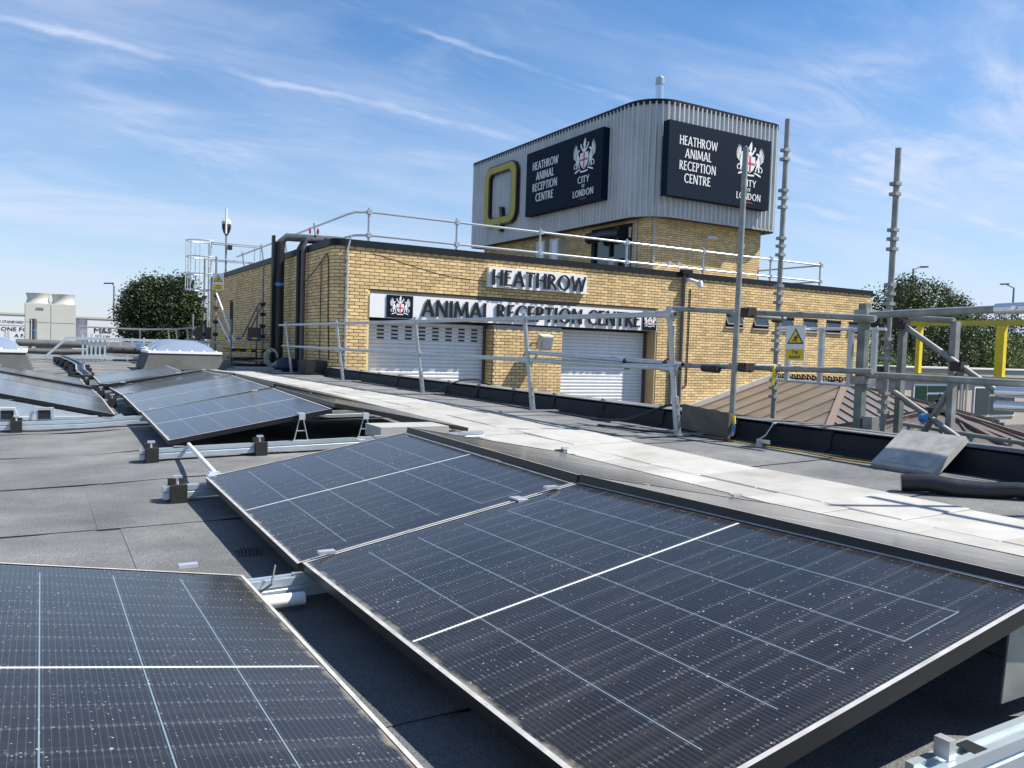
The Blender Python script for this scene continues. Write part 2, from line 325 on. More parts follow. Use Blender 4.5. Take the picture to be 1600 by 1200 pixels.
# ------------------------------------------------------------------ roof deck: falls and humps of the old felt roof
G = [(-3,-.82),(.85,-.82),(2.6,-.87),(4.4,-.862),(5.8,-.826),(7.6,-.785),(9.4,-.762),(11.3,-.795),(13.4,-.865),(15.5,-.85),(18,-.77),(21,-.73),(60,-.73)]
H = [(-3,-.785),(2,-.785),(3.3,-.782),(6,-.743),(8.9,-.722),(11.7,-.735),(18.5,-.758),(60,-.75)]
def zr(x, y):
    g, h = interp(G, y), interp(H, y)
    if x <= .7: return g-.035*max(0., min(1., (.7-x)/.5))*max(0., min(1., (y-3.5)/2.5))
    if x <= 4.2: return lerp((x-.7)/3.5, g, h)
    return lerp(min(1, (x-4.2)/1.1), h, -.735)
def build_roof():
    XR = [-14, -10, -7, -5, -3.5, -2.2, -1.2, -.5, .1, .7, 1.3, 2, 2.7, 3.4, 4.2, 4.8, 5.3]
    b = MB(); YR = [-3+i*.6 for i in range(66)]
    vs = [(x, y, zr(x, y)-.035) for y in YR for x in XR]; nx = len(XR)
    fs = [(j*nx+i, j*nx+i+1, (j+1)*nx+i+1, (j+1)*nx+i) for j in range(len(YR)-1) for i in range(nx-1)]
    b.add(vs, fs)
    n = len(b.v); e = [(-14, -3), (5.3, -3), (5.3, 36), (-14, 36)]
    for (xa, ya), (xb, yb) in zip(e, e[1:]+e[:1]): b.add([(xa, ya, -3.4), (xb, yb, -3.4), (xb, yb, zr(xb, yb)-.02), (xa, ya, zr(xa, ya)-.02)], [(0, 1, 2, 3)], 1)
    roof = struct(b.build('roof_deck', [M_bitumen, M_render]))
    rnd = random.Random(3); y = -3.0; row = 0
    while y < 35:
        y1 = y+1.17; cuts = [-14]
        x = -14+rnd.uniform(1, 6)
        fixed = {4: [.28], 5: [.34], 6: [.25], 7: [.33]}.get(row)
        while x < 5.0: cuts.append(x); x += rnd.uniform(3.6, 6.5)
        if fixed: cuts = [c for c in cuts if abs(c-fixed[0]) > 1.6]+fixed; cuts.sort()
        cuts.append(5.3)
        for xa, xb in zip(cuts, cuts[1:]):
            s = MB(); nxs = max(2, int((xb-xa)/.45)); nys = 4; t0, t1 = .0045, .0005
            wav = [rnd.uniform(-.018, .018) for _ in range(nxs+1)]
            pts = []
            for j in range(nys+1):
                for i in range(nxs+1):
                    xx = lerp(i/nxs, xa-.03, xb); yy = lerp(j/nys, y-.05, y1)+(wav[i] if j == 0 else 0)
                    pts.append((xx, yy, zr(xx, yy)+lerp(j/nys, t0, t1)+(.002 if i == 0 else 0)))
            w = nxs+1
            fs = [(j*w+i, j*w+i+1, (j+1)*w+i+1, (j+1)*w+i) for j in range(nys) for i in range(nxs)]
            s.add(pts, fs)
            edge = [(p[0], p[1], p[2]-.006) for p in pts[:w]]
            s.add(pts[:w]+edge, [(w+i, w+i+1, i+1, i) for i in range(nxs)], 1)
            le = [pts[j*w] for j in range(nys+1)]
            s.add(le+[(p[0], p[1], p[2]-.008) for p in le], [(j, j+1, nys+2+j, nys+1+j) for j in range(nys)], 1)
            # bitumen bled out along the lap
            s.add([(p[0], p[1]-.012, p[2]-.0035) for p in pts[:w]]+[(p[0], p[1]+.002, p[2]-.0035) for p in pts[:w]], [(i, i+1, w+i+1, w+i) for i in range(nxs)], 1)
            o = s.build('felt_sheet', [M_felt, M_bitumen], roof)
        y = y1; row += 1
    return roof
roof = build_roof()

# ground, yard
g = MB(); g.add([(-1500,-600,-3.42),(1800,-600,-3.42),(1800,2500,-3.42),(-1500,2500,-3.42)], [(0,1,2,3)]); struct(g.build('ground', M_ground))
g = MB(); g.add([(5.7,-20,-3.4),(90,-20,-3.4),(90,36,-3.4),(5.7,36,-3.4)], [(0,1,2,3)]); struct(g.build('yard', M_asphalt))
g = MB(); g.add([(-60,37,-3.4),(5.6,37,-3.4),(40,42,-3.4),(40,75,-3.4),(-60,75,-3.4)], [(0,1,2,3,4)]); struct(g.build('road', M_asphalt))

# walkway of concrete slabs
def walkway():
    rt_ = thing('walkway', None, None, (3.55, 1, -.7)); rt_['kind'] = 'structure'; rnd = random.Random(5)
    y = .35
    while y < 18.6:
        for xa, xb in ((3.035, 3.497), (3.503, 4.06)):
            y1 = y+.452; s = MB(); dz = rnd.uniform(-.004, .004); g_ = rnd.uniform(.001, .005)
            ya, yb = y+g_+(.17 if xa > 3.4 else 0), y1+(.17 if xa > 3.4 else 0)
            top = [(xa, ya, zr(xa, ya)+.052+dz), (xb, ya, zr(xb, ya)+.052+dz), (xb, yb, zr(xb, yb)+.052+dz+rnd.uniform(-.003, .003)), (xa, yb, zr(xa, yb)+.052+dz)]
            cx, cy = (xa+xb)/2, (ya+yb)/2
            ins = [(cx+(p[0]-cx)*.975, cy+(p[1]-cy)*.97, p[2]) for p in top]; rim = [(p[0], p[1], p[2]-.006) for p in top]; bot = [(p[0], p[1], p[2]-.05) for p in top]
            s.add(ins+rim+bot, [(0,1,2,3)]+[(4+i, 4+(i+1) % 4, (i+1) % 4, i) for i in range(4)]+[(8+i, 8+(i+1) % 4, 4+(i+1) % 4, 4+i) for i in range(4)])
            s.build('slab', M_slab, rt_)
        y = y1
walkway()

# parapet upstand along the edge, felt dressed over it
def parapet():
    p = thing('parapet', 'low black felted parapet upstand along the roof edge by the yard', 'parapet', (5.45, 9, -.73))
    b = MB(); ys = [-3+i*.75 for i in range(28)]; ys = [y for y in ys if y < 17.1]+[17.12]; rnd = random.Random(9)
    prof = [(5.22, -.74), (5.285, -.70), (5.30, -.60), (5.315, -.578), (5.62, -.560), (5.66, -.585), (5.66, -3.4)]
    vs = [(x+rnd.uniform(-.006, .006), y, z+rnd.uniform(-.006, .006)*(1 if k < 5 else 0)) for y in ys for k, (x, z) in enumerate(prof)]; n = len(prof)
    b.add(vs, [(j*n+i, (j+1)*n+i, (j+1)*n+i+1, j*n+i+1) for j in range(len(ys)-1) for i in range(n-1)])
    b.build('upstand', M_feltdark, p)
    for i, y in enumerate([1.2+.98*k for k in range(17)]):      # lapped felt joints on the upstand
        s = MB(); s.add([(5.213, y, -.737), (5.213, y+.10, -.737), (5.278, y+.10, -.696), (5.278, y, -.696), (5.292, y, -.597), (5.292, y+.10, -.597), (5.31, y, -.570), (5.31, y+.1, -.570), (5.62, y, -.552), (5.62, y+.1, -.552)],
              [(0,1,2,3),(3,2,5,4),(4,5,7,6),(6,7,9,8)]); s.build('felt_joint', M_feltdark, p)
        s = MB(); s.add([(5.33, y+.02, -.566), (5.42, y+.12, -.552), (5.40, y+.20, -.525), (5.33, y+.10, -.548)], [(0,1,2,3)]); s.build('lifted_flap', M_bitumen, p)
    s = MB(); s.box(5.32, -3, -.559, 5.60, 17.1, -.551); s.build('capping_sheet', M_felt, p)
    return p
parapet()

# ------------------------------------------------------------------ brick building
class Path:     # plan path made of straight runs and one rounded corner
    def __init__(s, a, c, b, rad):
        s.a, s.c, s.b = Vector(a), Vector(c), Vector(b); s.r = rad
        s.d1 = (s.c-s.a).normalized(); s.d2 = (s.b-s.c).normalized()
        s.l1 = (s.c-s.a).length-rad; s.la = rad*math.pi/2; s.l2 = (s.b-s.c).length-rad; s.len = s.l1+s.la+s.l2
        s.n1 = Vector((s.d1.y, -s.d1.x)); s.n2 = Vector((s.d2.y, -s.d2.x))
        s.cen = s.c-s.d1*rad+s.d2*rad
    def at(s, t):
        if t <= s.l1: return s.a+s.d1*t, s.n1
        if t >= s.l1+s.la: return s.c+s.d2*(s.r+t-s.l1-s.la), s.n2
        k = (t-s.l1)/s.la*math.pi/2; n = s.n1*math.cos(k)+s.n2*math.sin(k); return s.cen+n*s.r, n
def brickwork(parent, path, z0, z1, holes, keep_single=None, proud=.011, name='brick'):
    """Individual courses of brick on a mortar face; holes are (s0, s1, z0, z1)."""
    m = MB(); single = []; nz = int((z1-z0)/.075); L_ = path.len
    def cellbox(s0, s1, za, zb, target):
        n = 1 if (s1 <= path.l1 or s0 >= path.l1+path.la) else 3
        pr = []
        for i in range(n+1):
            p, nn = path.at(lerp(i/n, s0, s1)); q = p+nn*proud; pr.append((p, q))
        vs = []
        for p, q in pr: vs += [(p.x, p.y, za), (q.x, q.y, za), (q.x, q.y, zb), (p.x, p.y, zb)]
        fs = []
        for i in range(n): a = i*4; b_ = a+4; fs += [(a+1, b_+1, b_+2, a+2), (a+2, b_+2, b_+3, a+3), (a, b_, b_+1, a+1)]
        fs += [(0, 1, 2, 3), (n*4+3, n*4+2, n*4+1, n*4)]
        target.add(vs, fs)
    for k in range(nz):
        za = z0+k*.075+.007; zb = za+.061; s = -.1125 if k % 2 else 0.
        while s < L_:
            a, b_ = max(0, s+.007), min(L_, s+.218); s += .225
            if b_-a < .03: continue
            segs = [(a, b_)]
            for h0, h1, hz0, hz1 in holes:
                if zb <= hz0+.01 or za >= hz1-.01: continue
                ns = []
                for x, y in segs:
                    if y <= h0 or x >= h1: ns.append((x, y)); continue
                    if x < h0-.03: ns.append((x, h0))
                    if y > h1+.03: ns.append((h1, y))
                segs = ns
            for x, y in segs:
                if keep_single and keep_single(x, y, za): single.append((x, y, za, zb))
                else: cellbox(x, y, za, zb, m)
    o = m.build(name+'_courses', M_brick, parent); o['kind'] = 'stuff'
    cache = {}
    for x, y, za, zb in single:
        p, n = path.at((x+y)/2); key = (round(y-x, 3), path.l1+path.la <= x)
        if key[1]:
            if key not in cache:
                t = MB(); w = (y-x)/2; t.add([(-w,0,0),(w,0,0),(w,-proud,0),(-w,-proud,0),(-w,0,.061),(w,0,.061),(w,-proud,.061),(-w,-proud,.061)], [(2,3,7,6),(4,7,6,5)[::-1],(0,1,2,3),(1,5,6,2),(3,7,4,0)][0:5])
                me = bpy.data.meshes.new('brick'); me.from_pydata(t.v, [], t.f); me.materials.append(M_brick); cache[key] = me
            ob = bpy.data.objects.new(name, cache[key]); COL.objects.link(ob); ob.parent = parent
            ob.location = Vector((p.x, p.y, za))-parent_world(parent)
        else:
            t = MB(); cellbox(x, y, za, zb, t); t.build(name, M_brick, parent)
    return len(single)
def face_strip(b, path, s0, s1, z0, z1, off=0., mi=0, steps=1):
    n = max(1, steps); pts = [path.at(lerp(i/n, s0, s1)) for i in range(n+1)]
    vs = [((p+nn*off).x, (p+nn*off).y, z) for p, nn in pts for z in (z0, z1)]
    b.add(vs, [(2*i, 2*i+2, 2*i+3, 2*i+1) for i in range(n)], mi)

BX, BY, BXR, BYB, BTOP = 5.44, 17.12, 23.5, 31.7, 2.09
bld = thing('brick_building', 'long low buff brick building with two shuttered bays facing the yard', 'building', (14.5, 24, -3.4))
P1 = Path((BX, BYB), (BX, BY), (BXR, BY), .22)
def sx(x): return P1.l1+P1.la+(x-BX-.22)
RX0, RX1, RZ = 6.22, 14.5, 1.18
wins = [(17.02, 17.72), (18.12, 18.78), (19.20, 19.86), (20.26, 20.94), (21.33, 22.04), (22.40, 23.06)]
def hole_front(): return [(sx(RX0), sx(RX1), -3.5, RZ)]+[(sx(a), sx(b), .80, 1.16) for a, b in wins]
sidewin = [(22.0, 22.55, .10, 1.2), (27.6, 28.15, .10, 1.25)]
side_holes = [(BYB-b, BYB-a, z0, z1) for a, b, z0, z1 in sidewin]
nb = brickwork(bld, P1, -2.26, 2.10, hole_front()+side_holes+[(0, sx(BX)-.3, -3.4, -.80)], keep_single=lambda a, b, z: a > sx(BX)-.2 and b < sx(6.25) and z > -.62 or (sx(6.2) <= a and b < sx(8.15) and z > 1.2))
def bwalls():
    b = MB(); H_ = hole_front()
    # mortar face in strips round the openings
    def strip(s0, s1, z0, z1, st=1): face_strip(b, P1, s0, s1, z0, z1, 0, 0, st)
    strip(P1.l1, P1.l1+P1.la, -3.4, BTOP, 6)
    ys = sorted(side_holes); s = 0
    for h in ys: strip(s, h[0], -3.4, BTOP); strip(h[0], h[1], -3.4, h[2]); strip(h[0], h[1], h[3], BTOP); s = h[1]
    strip(s, P1.l1, -3.4, BTOP)
    s = P1.l1+P1.la
    for h in H_: strip(s, h[0], -3.4, BTOP); strip(h[0], h[1], h[3], BTOP); (h[2] > -3 and strip(h[0], h[1], -3.4, h[2])); s = h[1]
    strip(s, P1.len, -3.4, BTOP)
    b.add([(BXR, BY, -3.4), (BXR, BYB, -3.4), (BXR, BYB, BTOP), (BXR, BY, BTOP)], [(0,1,2,3)])
    b.add([(BX, BYB, -3.4), (BXR, BYB, -3.4), (BXR, BYB, BTOP), (BX, BYB, BTOP)], [(3,2,1,0)])
    b.build('wall', M_mortar, bld)
    r = MB(); r.box(BX+.3, BY+.3, 1.80, BXR-.2, BYB-.2, 1.95); r.build('flat_roof', M_felt, bld)
    c = MB()        # dark coping following the rounded corner
    n = 30; pts = [P1.at(s) for s in [0, P1.l1]+[P1.l1+P1.la*i/6 for i in range(1, 7)]+[P1.len]]
    vs = []
    for i, (p, nn) in enumerate(pts):
        for off, z in ((.05, 2.085), (.05, 2.235), (-.30, 2.25), (-.30, 1.9)): q = p+nn*off; vs.append((q.x, q.y, z))
    k = len(pts); c.add(vs, [(i*4+j, (i+1)*4+j, (i+1)*4+j+1, i*4+j+1) for i in range(k-1) for j in range(3)]+[(0, 1, 2, 3)]+[tuple((k-1)*4+j for j in (3, 2, 1, 0))])
    c.build('coping', M_trim, bld)
    c = MB(); c.box(BX+.05, BYB-.3, 1.95, BXR, BYB+.05, 2.24); c.box(BXR-.30, BY+.31, 1.95, BXR+.05, BYB-.31, 2.24); c.build('coping', M_trim, bld)
    d = MB(); x = BX+.3                                # dentil shadow course under the coping
    while x < BXR: d.box(x, BY-.030, 2.045, x+.11, BY+.01, 2.083); x += .225
    d.build('dentil_course', M_brick, bld)['kind'] = 'stuff'
    rc = MB()                                          # reveals and lining of the shutter recess
    rv = MB(); rv.box(RX0-.001, BY+.005, -3.4, RX0+.05, BY+.6, RZ); rv.build('reveal', M_brick, bld)
    rv = MB(); rv.box(RX1-.05, BY+.005, -3.4, RX1+.001, BY+.6, RZ); rv.build('reveal', M_brick, bld)
    rc.box(RX0+.05, BY+.005, RZ-.07, RX1-.05, BY+.6, RZ); rc.box(RX0+.05, BY+.58, -3.4, RX1-.05, BY+.64, RZ-.07); rc.build('recess_lining', mat('brown_lining', (.10, .08, .065), .7, var=.2), bld)
    li = MB(); li.box(9.45, BY+.035, .44, 11.40, BY+.5, .535); li.build('lintel', M_conc, bld)
    # low windows tilted open, sunk in their openings
    for a, z in wins:
        pass
    for a, c_ in wins:
        w = MB(); t = .035; zt, zb = 1.15, .82
        w.box(a, BY+.10, .80, c_, BY+.14, 1.16); wo = w.build('window', M_soffit, bld)
        q = MB(); o = Vector(((a+c_)/2, BY+.06, zt)); ey = Vector((0, -.42, -.91)); ex = Vector((1, 0, 0)); n = ex.cross(ey); hw, hl = (c_-a)/2-.02, .31
        for u0, u1, v0, v1 in ((-hw, -hw+t, 0, hl), (hw-t, hw, 0, hl), (-hw+t, hw-t, 0, t), (-hw+t, hw-t, hl-t, hl)):
            q.poly([(u0, v0), (u1, v0), (u1, v1), (u0, v1)], (o, ex, ey, n), -.02, .02)
        q.build('frame', mat('brown_frame', (.09, .065, .05), .5), wo)
        q = MB(); q.poly([(-hw+t, t), (hw-t, t), (hw-t, hl-t), (-hw+t, hl-t)], (o, ex, ey, n), -.006, .006); q.build('pane', M_glass, wo)
        q = MB(); q.box(a-.04, BY-.06, .765, c_+.04, BY+.1, .80); q.build('sill', M_lead, wo)
    for a, c_, z0, z1 in sidewin:
        w = MB(); w.box(BX+.06, a, z0, BX+.1, c_, z1); wo = w.build('window', M_glass, bld)
        q = MB(); q.box(BX+.02, a, z0, BX+.09, a+.05, z1); q.box(BX+.02, c_-.05, z0, BX+.09, c_, z1); q.box(BX+.02, a+.05, z1-.05, BX+.09, c_-.05, z1); q.build('frame', mat('grey_frame', (.12, .13, .15), .5), wo)
bwalls()
# centre pillar between the shutters
P2 = Path((9.42, BY+.5), (9.42, BY+.03), (11.42, BY+.03), .01)
brickwork(bld, P2, -2.26, .44, [], proud=.011, name='pillar_brick')
pb = MB(); pb.box(9.425, BY+.031, -3.4, 11.415, BY+.5, .44); pb.build('pillar', M_mortar, bld)

# roller shutters: one thing each, every slat its own part
def shutter(x0, x1, label, vents):
    t = thing('roller_shutter', label, 'shutter', ((x0+x1)/2, BY+.46, -3.4), 'roller shutters of the brick building')
    g_ = MB(); g_.box(x0, BY+.36, -3.4, x0+.07, BY+.52, .55); g_.build('guide', mat('brown_lining', (.1, .08, .065)), t)
    g_ = MB(); g_.box(x1-.07, BY+.36, -3.4, x1, BY+.52, .55); g_.build('guide', mat('brown_lining', (.1, .08, .065)), t)
    z = .52; k = 0; pitch = .088; me = {}
    yb = BY+.44
    while z > -3.35:
        vent = vents and 1 <= k <= 4
        key = vent
        if key not in me:
            s = MB(); prof = [(0, 0), (-.020, -.010), (-.025, -.038), (-.020, -.070), (-.004, -.080), (0, -.0865)]
            xs = [x0+.07, x1-.07]
            s.add([(x-t.location.x, y, zz) for x in xs for y, zz in prof], [(i, i+1, 6+i+1, 6+i) for i in range(5)])
            if vent:
                for j in range(8):
                    xa = x0+.33+j*.345; s.add([(xa-t.location.x, -.0275, -.018), (xa+.17-t.location.x, -.0275, -.018), (xa+.17-t.location.x, -.0275, -.060), (xa-t.location.x, -.0275, -.060)], [(3, 2, 1, 0)], 1)
            m_ = bpy.data.meshes.new('slat'); m_.from_pydata(s.v, [], s.f); m_.materials.append(M_shutter); m_.materials.append(M_bitumen); m_.polygons.foreach_set('material_index', s.m); me[key] = m_
        o = bpy.data.objects.new('slat', me[key]); COL.objects.link(o); o.parent = t; o.location = (0, yb-t.location.y, z-t.location.z)
        z -= pitch; k += 1
shutter(RX0+.06, 9.42, 'wide pale grey roller shutter with rows of vision slots below the left of the sign', True)
shutter(11.42, RX1-.06, 'plain pale grey roller shutter right of the brick pillar', False)

# ------------------------------------------------------------------ lettering with flared stems
def stem(p0, p1, w=.15, fl=1.28):
    p0, p1 = Vector(p0), Vector(p1); d = (p1-p0).normalized(); n = Vector((-d.y, d.x)); l = (p1-p0).length; out = []
    sec = [(0, fl), (.16, 1.0), (.5, .92), (.84, 1.0), (1, fl)]
    out = [p0+d*l*t+n*w*k/2 for t, k in sec]+[p0+d*l*t-n*w*k/2 for t, k in reversed(sec)]
    return [(v.x, v.y) for v in out]
def arc(cx, cy, rx, ry, a0, a1, w=.15, thin=.62, n=18):
    o, i = [], []
    for k in range(n+1):
        a = R(lerp(k/n, a0, a1)); ww = w*(thin+(1-thin)*abs(math.cos(a))); c, s_ = math.cos(a), math.sin(a)
        o.append((cx+rx*c, cy+ry*s_)); i.append((cx+(rx-ww)*c, cy+(ry-ww)*s_))
    return [[o[k], o[k+1], i[k+1], i[k]] for k in range(n)]
GL = {
 'H': (.74, [stem((.11,0),(.11,1)), stem((.63,0),(.63,1)), stem((.11,.53),(.63,.53),.11,1)]),
 'E': (.52, [stem((.11,0),(.11,1)), stem((.11,.945),(.46,.945),.11,1.3), stem((.11,.53),(.40,.53),.11,1.3), stem((.11,.055),(.49,.055),.11,1.3)]),
 'A': (.78, [stem((.07,0),(.39,1),.13), stem((.39,1),(.71,0),.16), stem((.2,.31),(.58,.31),.1,1)]),
 'T': (.64, [stem((.32,0),(.32,1)), stem((.02,.94),(.62,.94),.115,1.35)]),
 'R': (.64, [stem((.11,0),(.11,1)), stem((.28,.48),(.60,0),.15)]+arc(.20,.735,.33,.265,-90,90)+[[(.11,1),(.2,1),(.2,.895),(.11,.895)], [(.11,.575),(.2,.575),(.2,.47),(.11,.47)]]),
 'O': (.92, arc(.46,.5,.43,.52,0,360,.155,.6,32)),
 'W': (1.06, [stem((.05,1),(.29,0),.14), stem((.29,0),(.53,.92),.11), stem((.53,.92),(.77,0),.14), stem((.77,0),(1.01,1),.11)]),
 'N': (.78, [stem((.11,0),(.11,1),.12), stem((.11,1),(.67,0),.15,1.1), stem((.67,0),(.67,1),.12)]),
 'I': (.24, [stem((.12,0),(.12,1))]),
 'M': (.94, [stem((.08,0),(.16,1),.12), stem((.16,1),(.47,.12),.14,1.1), stem((.47,.12),(.78,1),.11,1.1), stem((.78,1),(.86,0),.15)]),
 'L': (.50, [stem((.11,0),(.11,1)), stem((.11,.055),(.47,.055),.11,1.35)]),
 'C': (.76, arc(.46,.5,.43,.52,48,312,.155,.6,24)),
 'P': (.56, [stem((.11,0),(.11,1))]+arc(.20,.71,.33,.29,-90,90)+[[(.11,1),(.2,1),(.2,.895),(.11,.895)], [(.11,.525),(.2,.525),(.2,.42),(.11,.42)]]),
 'D': (.76, [stem((.11,0),(.11,1))]+arc(.24,.5,.46,.5,-90,90)+[[(.11,1),(.24,1),(.24,.895),(.11,.895)], [(.11,.105),(.24,.105),(.24,0),(.11,0)]]),
 'Y': (.68, [stem((.34,0),(.34,.5)), stem((.34,.45),(.05,1),.14), stem((.34,.45),(.63,1),.12)]),
 'F': (.48, [stem((.11,0),(.11,1)), stem((.11,.945),(.45,.945),.11,1.3), stem((.11,.52),(.38,.52),.11,1.3)]),
}
def text_width(txt, gap=.06): return sum((.32 if c == ' ' else GL[c][0]+gap) for c in txt)-gap
def letters(txt, fr, width, height, d0, d1, mat_, parent, name='letter', join=False, gap=.06, x0=0., y0=0.):
    """Set a line of capitals from (x0, y0) on the frame; width and height in metres."""
    k = width/text_width(txt, gap); x = x0; big = MB()
    for c in txt:
        if c == ' ': x += .32*k; continue
        w, polys = GL[c]; b = big if join else MB()
        for j, pl in enumerate(polys): b.poly([(x+p[0]*k, y0+p[1]*height) for p in pl], fr, d0, d1+.0006*(j % 4))
        if not join: b.build(name, mat_, parent)
        x += (w+gap)*k
    if join: big.build(name, mat_, parent)
def small_text(txt, fr, size, mat_, parent, x, y, name='lettering', depth=.002, align='CENTER', sx_=1.):
    cu = bpy.data.curves.new('txt', 'FONT'); cu.body = txt; cu.size = size; cu.align_x = align; cu.extrude = depth; cu.resolution_u = 2
    ob = bpy.data.objects.new('txt', cu); COL.objects.link(ob); dg = bpy.context.evaluated_depsgraph_get()
    me = bpy.data.meshes.new_from_object(ob.evaluated_get(dg)); bpy.data.objects.remove(ob)
    o, ex, ey, n = (Vector(q) for q in fr); org = parent_world(parent)
    for v in me.vertices: c = v.co.copy(); v.co = o+ex*(x+c.x*sx_)+ey*(y+c.y)+n*(c.z)-org
    me.materials.clear(); me.materials.append(mat_); me.name = name
    t = bpy.data.objects.new(name, me); COL.objects.link(t); t.parent = parent; t['kind'] = 'stuff'; return t

# heraldic crest: shield with a cross, two winged supporters, helmet, crest wing, mantling and a ribbon
def crest(fr, cx, cy, h, d, parent):
    S = lambda pts: [(cx+p[0]*h*1.3, cy+p[1]*h) for p in pts]
    w = MB(); r = MB()
    shield = [(-.16,.18),(-.17,.0),(-.155,-.12),(-.10,-.24),(0,-.33),(.10,-.24),(.155,-.12),(.17,.0),(.16,.18),(.10,.165),(.0,.19),(-.10,.165)]
    w.poly(S(shield), fr, 0, d)
    r.poly(S([(-.025,.17),(.025,.17),(.025,-.29),(-.025,-.29)]), fr, d, d*1.6); r.poly(S([(-.15,-.02),(.15,-.02),(.15,-.07),(-.15,-.07)]), fr, d, d*1.9)
    for sg in (-1, 1):
        F = lambda pts: S([(sg*p[0], p[1]) for p in pts])
        body = [(.185,.03),(.235,.12),(.255,.20),(.235,.235),(.205,.225),(.20,.255),(.245,.29),(.285,.265),(.295,.18),(.315,.06),(.325,-.06),(.305,-.16),(.325,-.27),(.28,-.285),(.265,-.19),(.25,-.10),(.225,-.16),(.205,-.27),(.165,-.265),(.195,-.16),(.22,-.04)]
        w.poly(F(body), fr, 0, d)
        w.poly(F([(.205,.24),(.185,.28),(.225,.30)]), fr, 0, d*.9)
        for i, (bx, by, tx, ty, ww) in enumerate([(.30,.20,.315,.45,.011),(.315,.18,.36,.49,.012),(.325,.14,.405,.44,.012),(.33,.10,.44,.36,.012),(.335,.06,.455,.28,.011),(.335,.02,.455,.20,.011),(.335,-.02,.445,.12,.010)]):
            dx, dy = tx-bx, ty-by; l = math.hypot(dx, dy); nx, ny = -dy/l*ww, dx/l*ww
            w.poly(F([(bx-nx*.5, by-ny*.5), (bx+dx*.6-nx*1.3, by+dy*.6-ny*1.3), (tx, ty), (bx+dx*.6+nx*1.0, by+dy*.6+ny*1.0), (bx+nx*.5, by+ny*.5)]), fr, 0, d*(1+.06*i))
        w.poly(F([(.17,.02),(.135+.045,-.03),(.205,-.07),(.19,-.085),(.165,-.04)]), fr, 0, d*.88)
        tail = [(.325,-.09),(.38,-.11),(.415,-.17),(.405,-.25),(.37,-.28),(.36,-.25),(.385,-.22),(.39,-.17),(.365,-.14),(.325,-.125)]; w.poly(F(tail), fr, 0, d*.95)
        w.poly(F([(.05,.20),(.10,.25),(.135,.33),(.175,.38),(.145,.43),(.115,.36),(.085,.37),(.085,.31),(.035,.26)]), fr, 0, d*.9)
        w.poly(F([(.185,.42),(.15,.46),(.11,.43),(.14,.415)]), fr, 0, d*.85)
        w.poly(F([(.15,-.29),(.24,-.31),(.36,-.36),(.37,-.41),(.31,-.395),(.22,-.35),(.14,-.325)]), fr, 0, d*.8)
    w.poly(S([(-.05,.19),(-.06,.27),(0,.33),(.06,.27),(.05,.19)]), fr, 0, d*1.05)
    w.poly(S([(-.01,.31),(-.05,.40),(-.03,.50),(.03,.62),(.05,.50),(.045,.38),(.02,.31)]), fr, 0, d)
    w.poly(S([(-.15,-.36),(0,-.375),(.15,-.36),(.15,-.41),(0,-.425),(-.15,-.41)]), fr, 0, d)
    w.build('crest', M_white, parent); r.build('crest_cross', M_red, parent)

FF = lambda x, z, y=BY: ((x, y, z), (1,0,0), (0,0,1), (0,-1,0))
s1 = thing('name_sign', 'white HEATHROW sign with black standing letters high on the brick wall', 'sign', (10.6, BY-.1, 1.42))
b = MB(); b.box(9.17, BY-.13, 1.42, 12.02, BY-.008, 1.90); b.build('panel', M_white, s1)
letters('HEATHROW', FF(9.24, 1.475, BY-.13), 2.72, .37, .02, .05, M_letterblack, s1)
s2 = thing('name_sign', 'long white ANIMAL RECEPTION CENTRE sign with a dark crest panel at each end', 'sign', (10.4, BY+.05, .58))
b = MB(); b.box(6.27, BY-.02, .575, 14.47, BY+.22, 1.10); b.build('panel', M_white, s2)
for xa, xb in ((6.66, 7.29), (13.96, 14.43)):
    b = MB(); b.box(xa, BY-.045, .585, xb, BY-.022, 1.09); b.build('crest_panel', M_navy, s2); crest(FF((xa+xb)/2, .83, BY-.046), 0, 0, .42 if xb < 8 else .36, .006, s2)
letters('ANIMAL RECEPTION CENTRE', FF(7.50, .655, BY-.02), 6.36, .38, .015, .05, M_letterblack, s2)

# ------------------------------------------------------------------ tower with profiled cladding
TX, TY, TXR, TYB = 17.58, 21.36, 22.8, 33.07
tw = thing('roof_tower', 'brick and profiled metal sign tower with rounded corners on the building roof', 'tower', (20, 27, 1.95))
P3 = Path((TX, TYB), (TX, TY), (TXR, TY), .30)
brickwork(tw, P3, 1.95, 4.65, [(TYB-24.65, TYB-22.25, 1.9, 4.42)], name='tower_brick')
b = MB()
for s0, s1_, st in ((0, TYB-24.65, 1), (TYB-22.25, P3.l1, 1), (P3.l1, P3.l1+P3.la, 6), (P3.l1+P3.la, P3.len, 1)): face_strip(b, P3, s0, s1_, 1.95, 4.7, 0, 0, st)
face_strip(b, P3, TYB-24.65, TYB-22.25, 4.42, 4.7)
b.add([(TXR, TY, 1.95), (TXR, TYB, 1.95), (TXR, TYB, 4.7), (TXR, TY, 4.7)], [(0,1,2,3)]); b.add([(TX, TYB, 1.95), (TXR, TYB, 1.95), (TXR, TYB, 4.7), (TX, TYB, 4.7)], [(3,2,1,0)])
b.build('wall', M_mortar, tw)
CX0, CX1, CY0, CY1, CR = 17.10, 23.22, 20.94, 33.45, 1.15
